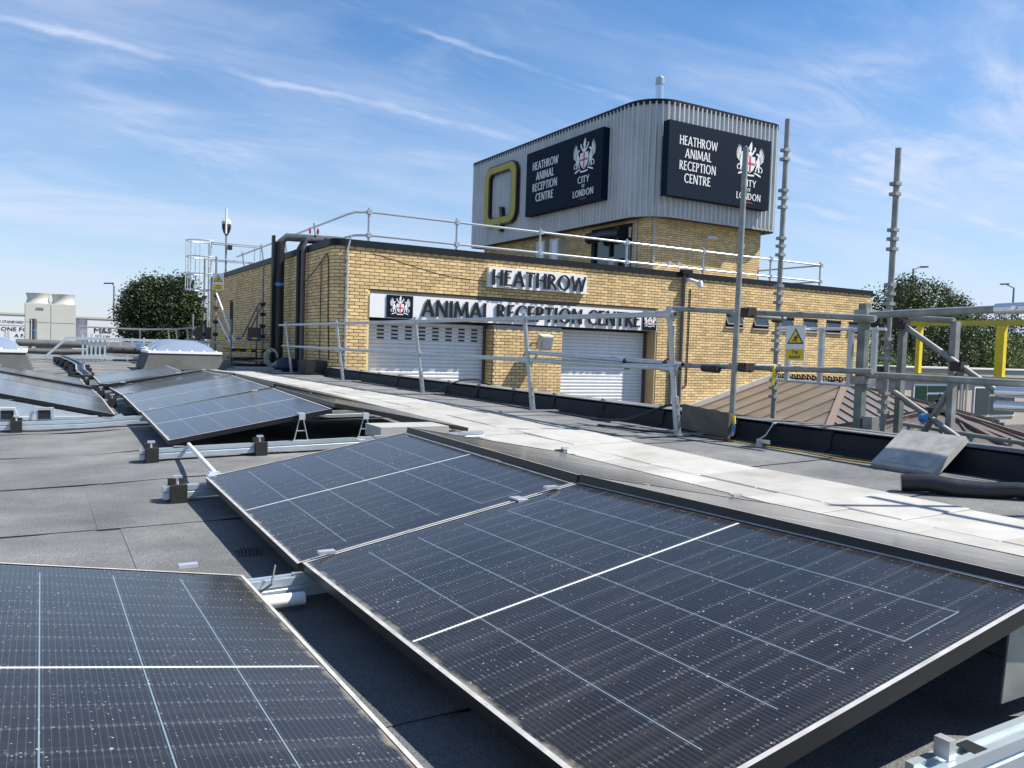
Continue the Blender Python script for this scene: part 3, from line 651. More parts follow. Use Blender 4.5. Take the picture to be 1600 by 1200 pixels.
def perim(off=0.):      # rounded rectangle, sampled evenly
    pts = []; r = CR
    def run(a, b_, n):
        l = (b_-a).length
        return [(a+(b_-a)*(i/max(1, int(l/.025))), n) for i in range(int(l/.025))]
    V = Vector
    cs = [((CX0+.08, CY1-.08), 90, .08), ((CX0+CR, CY0+CR), 180, CR), ((CX1-.45, CY0+.45), 270, .45), ((CX1-.08, CY1-.08), 0, .08)]
    for i, (c, a0, r) in enumerate(cs):
        c = V(c); m = max(2, int(r*math.pi/2/.025))
        for k in range(m):
            a = R(a0+90*k/m); n = V((math.cos(a), math.sin(a))); pts.append((c+n*r, n))
        c2 = V(cs[(i+1) % 4][0]); r2_ = cs[(i+1) % 4][2]; n = V((math.cos(R(a0+90)), math.sin(R(a0+90)))); pts += run(c+n*r, c2+n*r2_, n)
    return pts
PER = perim()
def ring(b, pts, prof, off, z0, z1, mi=0):
    n = len(pts); vs = []
    for i, (p, nn) in enumerate(pts):
        q = p+nn*(off+prof(i)); vs += [(q.x, q.y, z0), (q.x, q.y, z1)]
    b.add(vs, [(2*i, 2*((i+1) % n), 2*((i+1) % n)+1, 2*i+1) for i in range(n)], mi)
b = MB(); ring(b, PER, lambda i: (.062 if i % 8 in (0, 1, 2) else (.0 if i % 8 in (4, 5, 6) else .031)), 0, 4.52, 8.28); b.build('profiled_cladding', M_clad, tw)
b = MB(); ring(b, PER[::2], lambda i: .055, 0, 8.20, 8.36); q = [(p+n_*.055) for p, n_ in PER[::2]]; b.add([(v.x, v.y, 8.36) for v in q], [tuple(range(len(q)))]); b.build('roof_trim', M_trim, tw)
b = MB(); q = [(p+n_*.02) for p, n_ in PER[::2]]; b.add([(v.x, v.y, 4.53) for v in q], [tuple(reversed(range(len(q))))]); b.build('soffit', M_soffit, tw)
b = MB(); ring(b, PER[::2], lambda i: .045, 0, 4.50, 4.56); b.build('drip_edge', M_lead, tw)
w = MB(); w.box(TX+.10, 22.25, 1.95, TX+.16, 24.65, 4.42); wd = w.build('doorway_glazing', M_glass, tw)
w = MB(); w.box(TX+.02, 22.25, 1.95, TX+.09, 22.36, 4.42); w.box(TX+.02, 24.5, 1.95, TX+.09, 24.65, 4.42); w.box(TX+.02, 22.36, 4.30, TX+.09, 24.5, 4.42); w.box(TX+.02, 23.5, 1.95, TX+.09, 23.6, 4.3); w.build('frame', M_trim, wd)
w = MB(); w.box(TX+.03, 22.3, 3.95, TX+.088, 22.75, 4.36); w.build('white_pane', M_white, wd)
w = MB(); w.tube([(TX-.05, 22.0, 4.5), (TX-.05, 22.0, 2.9), (TX-.05, 21.8, 2.85), (TX-.05, 21.8, 2.0)], .04, 8); w.build('waste_pipe', M_lead, tw)
w = MB(); w.tube([(17.75, TY-.05, 4.5), (17.75, TY-.05, 2.0)], .035, 8); w.build('downpipe', M_lead, tw)
for dx in (0, .42):
    for dz in (0, .55):
        w = MB(); w.lathe((0, 0, 0), [(.09, 0), (.09, .02)], 12); vs = [(18.5+dx+v[0], TY-.012-v[2], 3.05+dz+v[1]) for v in w.v]; w.v = vs; w.build('wall_vent', M_lead, tw)
w = MB(); w.box(20.1, TY-.12, 4.02, 20.55, TY-.008, 4.14); w.build('bulkhead_light', M_offwhite, tw)
w = MB(); w.lathe((21.75, TY-.12, 3.78), [(.05, 0), (.1, .05), (.1, .22), (.06, .27)], 14); w.box(21.71, TY-.10, 4.05, 21.79, TY, 4.13); w.build('camera_dome', M_white, tw)
fl = thing('flue', 'short polished steel flue with a cowl on the tower roof', 'flue', (20, 24, 8.3))
b = MB(); b.lathe((19.98, 24, 8.3), [(.15, 0), (.15, 1.75)], 20); b.build('pipe', M_silver, fl, True)
b = MB(); b.lathe((19.98, 24, 9.98), [(.13, 0), (.17, .03), (.17, .26), (.10, .33)], 20); b.build('cowl', M_galv, fl, True)

def tower_sign(fr, wid, hei, label, dep=.32):
    o = Vector(fr[0]); s = thing('sign_board', label, 'sign', tuple(o), 'sign boards on the tower')
    b = MB(); b.poly([(0,0),(wid,0),(wid,hei),(0,hei)], fr, .02, dep); b.build('board', M_navy, s)
    b = MB(); b.poly([(wid*.5-.006, .02), (wid*.5+.006, .02), (wid*.5+.006, hei-.02), (wid*.5-.006, hei-.02)], fr, dep, dep+.003); b.build('panel_joint', M_trim, s)
    f2 = (o+Vector(fr[3])*dep, fr[1], fr[2], fr[3]); d0, d1 = .001, .012
    cx = wid*.275; y = hei*.70
    for k, (t, ww) in enumerate((('HEATHROW', 1.72), ('ANIMAL', 1.20), ('RECEPTION', 1.66), ('CENTRE', 1.20))):
        letters(t, f2, ww*wid/4.8, .30*hei/2.45, d0, d1, M_white, s, 'letter', False, .07, cx-ww*wid/9.6, y-k*.41*hei/2.45)
    c2 = wid*.785
    crest(f2, c2, hei*.645, 1.16*hei/2.45, .010, s)
    letters('CITY', f2, .68*wid/4.8, .235*hei/2.45, d0, d1, M_white, s, 'letter', False, .07, c2-.34*wid/4.8, hei*.295)
    letters('OF', f2, .17*wid/4.8, .115*hei/2.45, d0, d1, M_white, s, 'letter', False, .07, c2-.085*wid/4.8, hei*.225)
    letters('LONDON', f2, 1.20*wid/4.8, .235*hei/2.45, d0, d1, M_white, s, 'letter', False, .07, c2-.60*wid/4.8, hei*.105)
    b = MB(); b.poly([(c2-.2, hei*.072), (c2+.2, hei*.072), (c2+.2, hei*.062), (c2-.2, hei*.062)], f2, 0, .006); b.build('red_rule', M_red, s)
tower_sign(((17.58, CY0-.06, 5.15), (1,0,0), (0,0,1), (0,-1,0)), 4.69, 2.42, 'navy sign board with white lettering on the sunlit right face of the tower')
tower_sign(((CX0-.06, 28.12, 5.25), (0,-1,0), (0,0,1), (-1,0,0)), 5.1, 2.48, 'navy sign board with white lettering beside the yellow letter on the tower', .30)
def q_sign():
    fr = ((CX0-.06, 30.52, 6.50), (0,-1,0), (0,0,1), (-1,0,0)); t = thing('letter_sign', 'large yellow rounded Q outline edged in black on the tower', 'sign', fr[0])
    def rr(w, h, r, n=8):
        return [(sx_*(w-r)+r*math.cos(R(a0+90*k/n)), sy*(h-r)+r*math.sin(R(a0+90*k/n))) for sx_, sy, a0 in ((1,1,0),(-1,1,90),(-1,-1,180),(1,-1,270)) for k in range(n+1)]
    def ringp(mb, w, h, r, th, d0, d1):
        o, i = rr(w, h, r), rr(w-th, h-th*.72, max(.05, r-th*.6)); n = len(o)
        for k in range(n): mb.poly([o[k], o[(k+1) % n], i[(k+1) % n], i[k]], fr, d0, d1)
    a = MB(); ringp(a, 1.42, 1.30, .55, .50, .03, .16); a.poly([(-.06,-.50),(.20,-.54),(.30,-1.05),(.18,-1.58),(-.08,-1.54),(.02,-1.05)], fr, .02, .175); a.build('black_backing', M_letterblack, t)
    y = MB(); ringp(y, 1.36, 1.24, .50, .36, .16, .19); y.poly([(-.01,-.58),(.07,-.60),(.17,-1.1),(.09,-1.55),(-.05,-1.51),(.05,-1.1)], fr, .176, .205); y.build('yellow_face', M_gold, t)
q_sign()

# plant on the upper roof beside the tower
for y, lab in ((27.75, 'white wall cabinet left of its twin on the tower side wall'), (26.75, 'white wall cabinet nearer the tower doorway')):
    t = thing('wall_cabinet', lab, 'cabinet', (TX-.2, y, 3.4), 'white cabinets on the tower wall')
    b = MB(); b.box(TX-.30, y-.32, 3.35, TX-.01, y+.32, 4.30); b.build('case', M_offwhite, t)
    b = MB(); b.box(TX-.32, y-.26, 3.45, TX-.302, y+.10, 4.22); b.build('door', M_white, t)
t = thing('condenser_pack', 'dark pipe and condenser assembly over the tower doorway', 'plant', (TX-.4, 23.2, 3.9))
b = MB(); b.tube([(TX-.3, 24.4, 4.05), (TX-.35, 23.4, 4.10), (TX-.3, 22.5, 4.05)], .2, 12); b.build('lagged_pipe', M_black, t, True)
b = MB(); b.box(TX-.45, 22.45, 3.85, TX-.05, 22.62, 4.3); b.build('bracket', M_trim, t)
b = MB(); b.box(TX-.2, 23.0, 2.9, TX-.02, 23.3, 3.3); b.build('isolator', M_lead, t)
b = MB(); b.tube([(TX-.1, 23.15, 2.9), (TX-.1, 23.1, 2.3), (TX-.5, 23.0, 2.05)], .03, 8); b.build('cable', M_cable, t)

# ------------------------------------------------------------------ guard rails
def upper_rail():
    t = thing('roof_guardrail', 'two-bar galvanised guardrail along the edge of the brick building roof', 'guardrail', (14, 17.9, 1.95))
    yy = 17.9
    for z in (3.0, 2.47):
        b = MB(); b.tube([(6.2, 31.0, z), (6.2, 18.55, z), (6.24, 18.15, z), (6.5, yy, z), (21.95, yy, z)], .028, 10); b.build('rail', M_alu, t, True)
    for x in (6.5, 8.75, 11.15, 13.98, 16.82, 19.63, 21.93):
        b = MB(); b.tube([(x, yy+.03, 1.96), (x, yy+.03, 3.1)], .028, 8); b.build('post', M_galv, t, True)
        b = MB(); b.box(x-.05, yy-.05, 2.95, x+.05, yy+.07, 3.05); b.box(x-.05, yy-.05, 2.42, x+.05, yy+.07, 2.52); b.build('coupling', M_galv, t)
        b = MB(); b.box(x-.05, yy+.0, 1.951, x+.05, yy+1.2, 1.99); b.build('foot', M_galvdull, t)
    for y in (21.2, 24.2, 27.1, 30.0):
        b = MB(); b.tube([(6.35, y, 1.96), (6.18, y, 3.1)], .028, 8); b.build('post', M_galv, t, True)
    for z in (3.0, 2.47):
        b = MB(); b.tube([(21.95, yy, z), (21.95, 20.6, z)], .026, 8); b.build('return_rail', M_galv, t, True)
    b = MB(); b.tube([(21.95, 20.6, 1.96), (21.95, 20.6, 3.1)], .028, 8); b.build('post', M_galv, t, True)
upper_rail()
def lower_rail():
    t = thing('free_standing_guardrail', 'galvanised free-standing guardrail with leaning posts beside the slab walkway', 'guardrail', (4.8, 11.5, -.73))
    top = lambda y: .335+.0*y
    for i, y in enumerate((5.42, 7.86, 10.95, 14.6, 18.2)):
        zb = zr(4.85, y); px_ = 4.86; tx_ = 4.71
        b = MB(); b.tube([(px_, y, zb+.02), (px_-.01, y, zb+.10), (tx_, y, .40)], .0245, 12); po = b.build('post', M_galv, t, True)
        b = MB(); b.bar((px_+.01, y-.001, zb+.03), (px_-.035, y-.001, zb+.36), .062, .03, 0, (1,0,0)); b.build('socket', M_galv, po)
        for k in range(3):
            b = MB(); c = Vector((px_-.004-.03*k*.33, y-.033, zb+.10+.09*k)); b.tube([c, c+Vector((0, -.012, 0))], .011, 8); b.build('bolt', M_galvdull, po)
        b = MB(); b.box(4.44, y-.04, zb+.012, 5.20, y+.04, zb+.026); b.build('base_plate', M_galv, po)
        for z, xx in ((.335, 4.715), (-.135, 4.79)):
            b = MB(); b.tube([(xx, y-.05, z), (xx, y+.16, z)], .034, 12); b.tube([(xx+.0, y-.001, z-.04), (xx, y, z+.04)], .034, 12); b.build('coupling', M_galv, t, True)
    for z, xx in ((.335, 4.715), (-.135, 4.79)):
        b = MB(); b.tube([(xx, 5.34, z), (xx, 18.75, z)], .0245, 14); b.build('rail', M_galv, t, True)
        b = MB(); b.tube([(xx, 5.335, z), (xx, 5.339, z)], .019, 12); b.build('open_end', M_bitumen, t)
    b = MB(); b.tube([(4.84, 5.36, -.10), (4.79, 7.9, -.045)], .0245, 14); b.tube([(4.84, 5.352, -.10), (4.84, 5.359, -.10)], .018, 10, 1); b.build('spare_tube', [M_galv, M_bitumen], t, True)
    for y in (5.55, 6.12):
        b = MB(); b.tube([(4.838, y, -.115), (4.838, y+.015, -.115)], .06, 12); b.build('tie', M_cable, t)
lower_rail()

# ------------------------------------------------------------------ solar panels
PW, PL = 1.134, 1.762
def panel_meshes():
    b = MB(); t, h, lip = .0, .035, .011
    # frame: outer walls and top lip
    def rail(x0, y0, x1, y1): b.box(x0, y0, -h, x1, y1, -.0015)
    rail(0, 0, PW, .006); rail(0, PL-.006, PW, PL); rail(0, .006, .006, PL-.006); rail(PW-.006, .006, PW, PL-.006)
    for x0, y0, x1, y1 in ((0, 0, PW, lip), (0, PL-lip, PW, PL), (0, lip, lip, PL-lip), (PW-lip, lip, PW, PL-lip)):
        b.add([(x0, y0, .0), (x1, y0, .0), (x1, y1, .0), (x0, y1, .0)], [(0,1,2,3)], 1)
        b.box(x0, y0, -.0015, x1, y1, -.0004)
    f = bpy.data.meshes.new('frame'); f.from_pydata(b.v, [], b.f); f.materials.append(M_blackframe); f.materials.append(M_framelip); f.polygons.foreach_set('material_index', b.m)
    c = MB(); nx, ny = 2, 2; e = lip*.6
    c.add([(e, e, -.002), (PW-e, e, -.002), (PW-e, PL-e, -.002), (e, PL-e, -.002), (e, e, -.007), (PW-e, e, -.007), (PW-e, PL-e, -.007), (e, PL-e, -.007)], [(0,1,2,3),(7,6,5,4)], 0)
    g_ = bpy.data.meshes.new('laminate'); g_.from_pydata(c.v, [], c.f); g_.materials.append(M_cells)
    return f, g_
MF, MG = panel_meshes()
def panel(xl, xr_, y0, y1, zl0, zl1, dz0, dz1, label, group):
    """xl: low edge x, xr_: ridge edge x; y0 near, y1 far; zl at both ends, dz ridge rise at both ends."""
    ln, lf = Vector((xl, y0, zl0)), Vector((xl, y1, zl1)); rn = Vector((xr_, y0, zl0+dz0))
    ax = (rn-ln).normalized()
    if xr_ > xl: o, ay = ln, (lf-ln).normalized()
    else: o, ay = lf, (ln-lf).normalized()
    ax = (ax-ay*ax.dot(ay)).normalized(); az = ax.cross(ay)
    t = thing('solar_panel', label, 'solar panel', (0,0,0), group)
    t.matrix_world = Matrix(((ax.x, ay.x, az.x, o.x), (ax.y, ay.y, az.y, o.y), (ax.z, ay.z, az.z, o.z), (0,0,0,1)))
    t.location = o; t.rotation_euler = Matrix((ax, ay, az)).transposed().to_euler()
    for n, m in (('frame', MF), ('laminate', MG)):
        c = bpy.data.objects.new(n, m); COL.objects.link(c); c.parent = t
    return t
g1 = 'solar panels on the flat roof'
WX, RXg, EXg, EX = .74, 1.855, 1.885, 2.995
pa = []
panel(.757, 1.875, .885, 2.647, -.692, -.739, .207, .207, 'dusty solar panel at the bottom right, largest in the foreground', g1)
panel(.747, 1.864, 2.672, 4.434, -.747, -.730, .210, .210, 'solar panel behind the largest foreground panel, speckled with dust', g1)
panel(EX, EXg, .885, 2.647, -.662, -.695, .195, .195, 'near solar panel sloping down from the foreground ridge to the slab walkway', g1)
panel(EX, EXg, 2.672, 4.434, -.695, -.680, .190, .190, 'farther solar panel sloping down from the foreground ridge to the slab walkway', g1)
panel(.56, -.556, .859, 2.62, -.700, -.751, .187, .187, 'dusty solar panel filling the bottom left corner', g1)
panel(WX, RXg, 5.814, 7.575, -.696, -.651, .204, .204, 'nearest blue-grey panel of the middle array, by its tubular stay', g1)
panel(WX, RXg, 7.661, 9.423, -.661, -.630, .218, .218, 'second panel of the middle array, reflecting a yellowish streak', g1)
panel(WX, RXg, 9.512, 11.274, -.635, -.663, .220, .220, 'dark third panel of the middle array on the left slope', g1)
panel(EX, EXg, 5.814, 7.575, -.660, -.640, .208, .208, 'nearest right-hand slope panel of the middle array above the white block', g1)
panel(EX, EXg, 7.661, 9.423, -.640, -.622, .232, .232, 'second right-hand slope panel of the middle array beside the walkway', g1)
panel(EX, EXg, 9.512, 11.274, -.628, -.658, .240, .240, 'third right-hand slope panel of the middle array near the far walkway', g1)
panel(WX, RXg, 11.40, 13.16, -.625, -.715, .190, .190, 'narrow-looking panel just beyond the black gap of the middle array', g1)
panel(WX, RXg, 13.20, 14.96, -.715, -.690, .190, .205, 'farthest left-slope panel of the middle array toward the dome skylight', g1)
panel(EX, EXg, 11.40, 13.16, -.668, -.725, .235, .235, 'right-slope panel just past the dip in the middle array', g1)
panel(.56, -.556, 7.78, 9.54, -.692, -.670, .245, .225, 'nearest panel of the left array above the blue-grey wedge plate', g1)
panel(.56, -.556, 9.57, 11.33, -.670, -.690, .225, .215, 'second panel of the left array', g1)
panel(.56, -.556, 11.46, 13.22, -.668, -.740, .215, .205, 'third panel of the left array beyond the black joint', g1)
panel(.56, -.556, 13.25, 15.01, -.740, -.735, .205, .205, 'farthest panel of the left array near the left dome', g1)
# small edge clamps belong to the mounting rails
def clamp(b, x, y, z, along='x'):
    if along == 'x': b.box(x-.028, y-.015, z-.004, x+.028, y+.015, z+.006)
    else: b.box(x-.020, y-.035, z-.004, x+.020, y+.035, z+.007)

def mount(label, y, x0, x1, blocks, low=(), ridge=(), stubs=None):
    """Galvanised rail across the rows on rubber blocks, with low brackets and ridge trestles; (x, ztop) each."""
    t = thing('mounting_rail', label, 'rail', ((x0+x1)/2, y, zr((x0+x1)/2, y)), 'rails under the solar panels')
    n = max(2, int((x1-x0)/.4)); b = MB(); xs = [lerp(i/n, x0, x1) for i in range(n+1)]
    prof = [(-.027, .022), (.027, .022), (.027, .052), (.021, .058), (.027, .064), (.027, .088), (.010, .088), (.010, .078), (-.010, .078), (-.010, .088), (-.027, .088), (-.027, .064), (-.021, .058), (-.027, .052)]
    k = len(prof); b.add([(x, y+p, zr(x, y)+z) for x in xs for p, z in prof], [(i*k+j, i*k+(j+1) % k, (i+1)*k+(j+1) % k, (i+1)*k+j) for i in range(n) for j in range(k)]+[tuple(range(k)), tuple(n*k+j for j in reversed(range(k)))])
    b.build('rail', M_zinc, t)
    for x in blocks:
        for s in (-1, 1):
            z = zr(x, y); b = MB(); b.box(x-.040, y+s*.030, z+.003, x+.040, y+s*.066, z+.098 if s < 0 else z+.118); blk = b.build('rubber_block', M_rubber, t)
        b = MB(); b.tube([(x, y, z+.085), (x, y, z+.135)], .007, 8); b.box(x-.022, y-.012, z+.128, x+.022, y+.012, z+.14); b.build('bolt', M_alu, t)
    for x, zt in low:
        z = zr(x, y); b = MB(); b.box(x-.03, y-.028, z+.088, x+.03, y-.024, zt-.036); b.box(x-.03, y-.028, z+.088, x+.03, y+.03, z+.092); b.build('low_bracket', M_alu, t)
    for x, zt in ridge:
        z = zr(x, y)+.088; b = MB()
        for s in (-1, 1): b.bar((x+s*.05, y, z), (x+s*.014, y, zt-.036), .005, .016, 0, (0,1,0))
        b.bar((x-.033, y, lerp(.45, z, zt-.036)), (x+.033, y, lerp(.45, z, zt-.036)), .004, .007); b.box(x-.06, y-.015, z, x+.06, y+.015, z+.004); b.build('ridge_trestle', M_alu, t)
        b = MB(); b.box(x-.022, y-.026, zt-.040, x+.022, y-.020, zt+.005); b.box(x-.022, y-.020, zt+.001, x+.022, y+.05, zt+.006); b.build('end_clamp', M_alu, t)
    return t
mount('galvanised rail on rubber blocks under the near end of the middle array', 5.77, .56, 3.10, (.63, 1.33), ((.80, -.69), (2.93, -.655)), ((1.62, -.525), (2.10, -.53)))
mount('galvanised rail stub with paired rubber blocks left of the foreground array', 4.50, .55, 3.08, (.62, 2.75, 3.05), ((.80, -.73), (2.93, -.68)), ((1.62, -.57),))
t = mount('galvanised rail with a white tube tied to it between foreground panels', 2.652, -.60, 3.05, (1.1, 2.6), ((.76, -.745), (.50, -.745), (2.93, -.68)), ((1.60, -.585),))
b = MB(); z = zr(.6, 2.6); b.tube([(.30, 2.585, z+.035), (.745, 2.575, z+.035)], .021, 14); b.build('white_tube', M_white, t, True)
b = MB(); b.tube([(.55, 2.55, z+.10), (.548, 2.546, z+.04), (.55, 2.56, z+.01)], .005, 6); b.tube([(.66, 2.62, z+.14), (.64, 2.58, z+.09), (.56, 2.56, z+.05)], .004, 6); b.build('cable_tie', M_cable, t)
mount('galvanised rail linking the left and middle arrays at the wedge plate', 7.67, -1.3, 3.1, (-.17, ), ((.80, -.645), (.50, -.67)), ())
mount('galvanised cross rail under the second joint of the middle array', 9.47, -.9, 3.1, (.65,), ((.80, -.625), (.50, -.665)), ())
mount('galvanised cross rail by the black gap of the middle array', 11.33, -.9, 3.1, (.65,), ((.80, -.64), (.50, -.68)), ())
mount('far galvanised cross rail at the end of the arrays', 15.05, -.9, 3.1, (.65,), ((.80, -.68),), ())
t = mount('galvanised rail with slotted top at the bottom right corner', .845, 1.36, 3.1, (2.75,), ((2.93, -.67),), ())
b = MB(); b.poly([(1.80, -.735), (2.0, -.735), (2.0, -.52), (1.82, -.54)], ((0, .945, 0), (1,0,0), (0,0,1), (0,-1,0)), 0, .004); b.build('ridge_plate', M_galvdull, t)
b = MB(); b.box(1.50, .825, zr(1.5, .85)+.0885, 1.54, .865, zr(1.5, .85)+.0895); b.build('slot', M_bitumen, t)
b = MB(); b.box(1.425, .830, zr(1.5, .85)+.089, 1.445, .860, zr(1.5, .85)+.125); b.build('spring_nut', M_alu, t)
t = thing('stay_tube', 'thin white stay tube from the middle array to the foreground panel', 'tube', (.9, 5.2, -.7))
b = MB(); b.tube([(.86, 5.76, -.72), (.80, 4.48, -.715)], .013, 10); b.build('tube', M_white, t, True); b = MB(); b.box(.76, 4.42, -.735, .90, 4.50, -.722); b.build('plate', M_alu, t)
# wedge end plate of the left array
t = thing('wedge_plate', 'blue-grey triangular end plate under the left array', 'plate', (0, 7.87, -.8))
b = MB(); zb = zr(0, 7.72)+.09; b.poly([(.66, zb), (.60, zb+.05), (.50, -.722), (-.56, -.49), (-1.6, -.70), (-1.68, zb)], ((0, 7.735, 0), (1,0,0), (0,0,1), (0,-1,0)), 0, .004); b.build('plate', M_zinc, t)
for xa in (-.28, -.02):
    b = MB(); b.poly([(xa, zb+.012), (xa+.09, zb+.012), (xa+.09, zb+.085), (xa, zb+.085)], ((0, 7.73, 0), (1,0,0), (0,0,1), (0,-1,0)), 0, .004); b.build('slot', M_bitumen, t)
    b = MB(); b.tube([(xa-.03, 7.715, zb+.01), (xa-.02, 7.715, zb+.105), (xa+.11, 7.715, zb+.105), (xa+.12, 7.715, zb+.03), (.42, 7.715, zb+.03)] if xa > -.1 else [(xa-.3, 7.715, zb+.105), (xa+.10, 7.715, zb+.105), (xa+.12, 7.715, zb+.03), (xa+.2, 7.715, zb+.03)], .006, 8); b.build('pressed_rib', M_alu, t, True)
# clamps on seams
t = thing('panel_clamp_set', 'small bright clamps along the seams of the foreground array', 'clamp', (1.3, 2.65, -.6))
for x, y, z in ((.84, 2.652, -.713), (1.74, 2.652, -.545), (.80, 4.49, -.717), (1.72, 4.485, -.548), (.40, 2.655, -.712), (2.2, 4.48, -.55), (2.75, 2.652, -.64), (2.2, 2.652, -.565)):
    b = MB(); clamp(b, x, y, z); b.build('clamp', M_alu, t)
t = thing('panel_clamp_set', 'small bright clamps along the seams of the middle array', 'clamp', (1.3, 9, -.5))
for x, y, z in ((.84, 7.618, -.632), (1.70, 7.618, -.472), (.84, 9.468, -.608), (1.70, 9.468, -.440), (.90, 11.335, -.60), (1.55, 11.335, -.47), (2.2, 7.618, -.50), (2.7, 9.468, -.555)):
    b = MB(); clamp(b, x, y, z); b.build('clamp', M_alu, t)
# concrete block and serial labels near the arrays
t = thing('concrete_block', 'pale concrete ballast block between the foreground and middle arrays', 'block', (2.35, 5.0, -.74))
b = MB(); z = zr(2.3, 5.1); b.box(1.95, 5.05, z+.165, 2.45, 5.35, z+.245); b.box(2.0, 5.1, z+.006, 2.4, 5.3, z+.164); b.build('block', M_slab, t)
for yy, lab in ((1.32, 'small white serial sticker on the foreground ridge frame'), (3.0, 'small white serial sticker farther along the foreground ridge frame')):
    b = MB(); b.box(1.877, yy-.05, -.515 if yy < 2 else -.560, 1.8835, yy+.05, -.495 if yy < 2 else -.54); o = b.build('serial_sticker', M_white, None, loc=(1.88, yy, -.52)); tag(o, lab, 'sticker', 'serial stickers')
# drain grating in the shade of the foreground array
t = thing('drain_grate', 'small dark leaf guard over a roof outlet in the shade of the foreground array', 'drain', (.72, 3.3, -.86)); z = zr(.7, 3.3)
for k in range(7): b = MB(); b.tube([(.68+.014*k, 3.26, z+.006), (.68+.014*k, 3.30, z+.03), (.68+.014*k, 3.35, z+.006)], .0025, 6); b.build('bar', M_black, t)

# ------------------------------------------------------------------ scaffolding by the parapet
def coupler(parent, p, r=.05):
    b = MB(); p = Vector(p); b.box(p.x-r, p.y-r, p.z-r*.8, p.x+r, p.y+r, p.z+r*.8); b.tube([p+Vector((-r*1.3, -r*.5, .02)), p+Vector((r*1.3, -r*.5, .02))], .012, 6); b.tube([p+Vector((0, -r*1.4, -.03)), p+Vector((0, r*1.4, -.03))], .014, 6); b.build('coupler', mat('rusty_coupler', (.05, .04, .035), .6, metal=.4, var=.3), parent)
sc = thing('scaffold', 'galvanised scaffold rising past the parapet with two tall notched standards', 'scaffold', (6, 5, -3.4))
b = MB(); b.tube([(5.215, 5.12, -.71), (5.24, 5.12, 1.79)], .0245, 14); b.build('plain_standard', M_galvdull, sc, True)
def notched(x, y, zt, zb=-3.4):
    b = MB(); b.tube([(x, y, zb), (x+.02, y, zt)], .0245, 14); st = b.build('standard', M_galvdull, sc, True)
    z = zt-.30; k = 0
    while z > -.75:
        c = MB(); c.box(x-.031, y-.033, z-.014, x+.043, y+.033, z+.014); c.build('cup', M_galvdull, st)
        k += 1; z -= (.075, .085, .30)[k % 3]
notched(6.2, 5.55, 2.29); notched(6.2, 4.35, 1.78)
for z0, z1 in ((.44, .32), (-.12, -.095)):
    b = MB(); b.tube([(5.45, 6.2, z0), (5.62, 4.05, z1)], .0245, 14); b.tube([(5.449, 6.205, z0), (5.45, 6.2001, z0)], .019, 12, 1); b.build('ledger', [M_galvdull, M_bitumen], sc, True)
    coupler(sc, (5.40, 5.16, lerp(.5, z0, z1)))
for p in ((5.62, 5.36, .40), (5.62, 5.40, -.11), (6.15, 5.5, .37), (6.15, 5.5, -.11), (6.15, 4.4, .33), (6.15, 4.4, -.09)): coupler(sc, p, .04)
for z in (.37, -.10):
    b = MB(); b.tube([(5.40, 5.35, z), (6.25, 5.5, z)], .0245, 12); b.build('transom', M_galvdull, sc, True)
b = MB(); b.tube([(5.45, 5.75, -.135), (5.46, 5.55, -.14)], .034, 10); b.build('sleeve', mat('rusty_coupler', (.05, .04, .035)), sc)
b = MB(); b.tube([(5.52, 4.95, -.08), (5.52, 4.94, -.16), (5.51, 4.95, -.25)], .014, 6); b.build('yellow_tape', M_yellow, sc)
# aluminium guard frame with the sign
gf = thing('guard_frame', 'aluminium guard frame with three uprights clipped between the tall standards', 'frame', (6, 4.8, -.3))
for z, ya, yb in ((.26, 5.36, 4.22), (-.22, 5.36, 4.3)):
    b = MB(); b.tube([(6.0, ya, z), (6.0, yb, z-.01)], .014, 10); b.build('bar', M_alu, gf, True)
for y in (5.22, 4.85, 4.55, 4.32): b = MB(); b.box(5.985, y-.022, -.22, 6.015, y+.022, .26); b.build('upright', M_galv, gf)
def trip_sign(fr, w, h, label):
    t = thing('warning_sign', label, 'sign', fr[0], 'trip hazard signs'); b = MB(); b.poly([(-w/2,-h/2),(w/2,-h/2),(w/2,h/2),(-w/2,h/2)], fr, 0, .004); b.build('plate', M_white, t)
    b = MB(); k = w*.44; b.poly([(-k, -.02*h), (k, -.02*h), (0, h*.43)], fr, .004, .006); b.build('triangle_border', M_letterblack, t)
    b = MB(); k = w*.345; b.poly([(-k, .018*h), (k, .018*h), (0, h*.375)], fr, .006, .0075); b.build('triangle', M_yellow, t)
    b = MB()
    for p in (stem((-.02,.10),(.05,.19),.05,1), stem((-.02,.10),(-.07,.05),.035,1), stem((0,.11),(.04,.07),.035,1), stem((.04,.07),(.02,.03),.03,1), stem((.03,.18),(.09,.15),.025,1), stem((.03,.18),(-.04,.17),.025,1), [(.05,.20),(.09,.20),(.09,.24),(.05,.24)]): b.poly([(q[0]*w*1.8, q[1]*h*.95+.01*h) for q in p], fr, .0075, .009)
    b.build('stumbling_figure', M_letterblack, t)
    b = MB(); b.poly([(-w*.46, -h*.47), (w*.46, -h*.47), (w*.46, -h*.17), (-w*.46, -h*.17)], fr, .004, .006); b.build('yellow_band', M_yellow, t)
    f2 = (Vector(fr[0])+Vector(fr[3])*.007, fr[1], fr[2], fr[3])
    small_text('Trip', f2, h*.14, M_letterblack, t, 0, -h*.29); small_text('hazard', f2, h*.14, M_letterblack, t, 0, -h*.43)
vd = Vector((-.78, -.62, 0)).normalized(); ve = Vector((-vd.y, vd.x, 0))
trip_sign(((5.955, 5.10, .125), (.0, -1, 0), (0,0,1), (-1,0,0)), .215, .32, 'white and yellow Trip hazard sign hung on the aluminium guard frame')
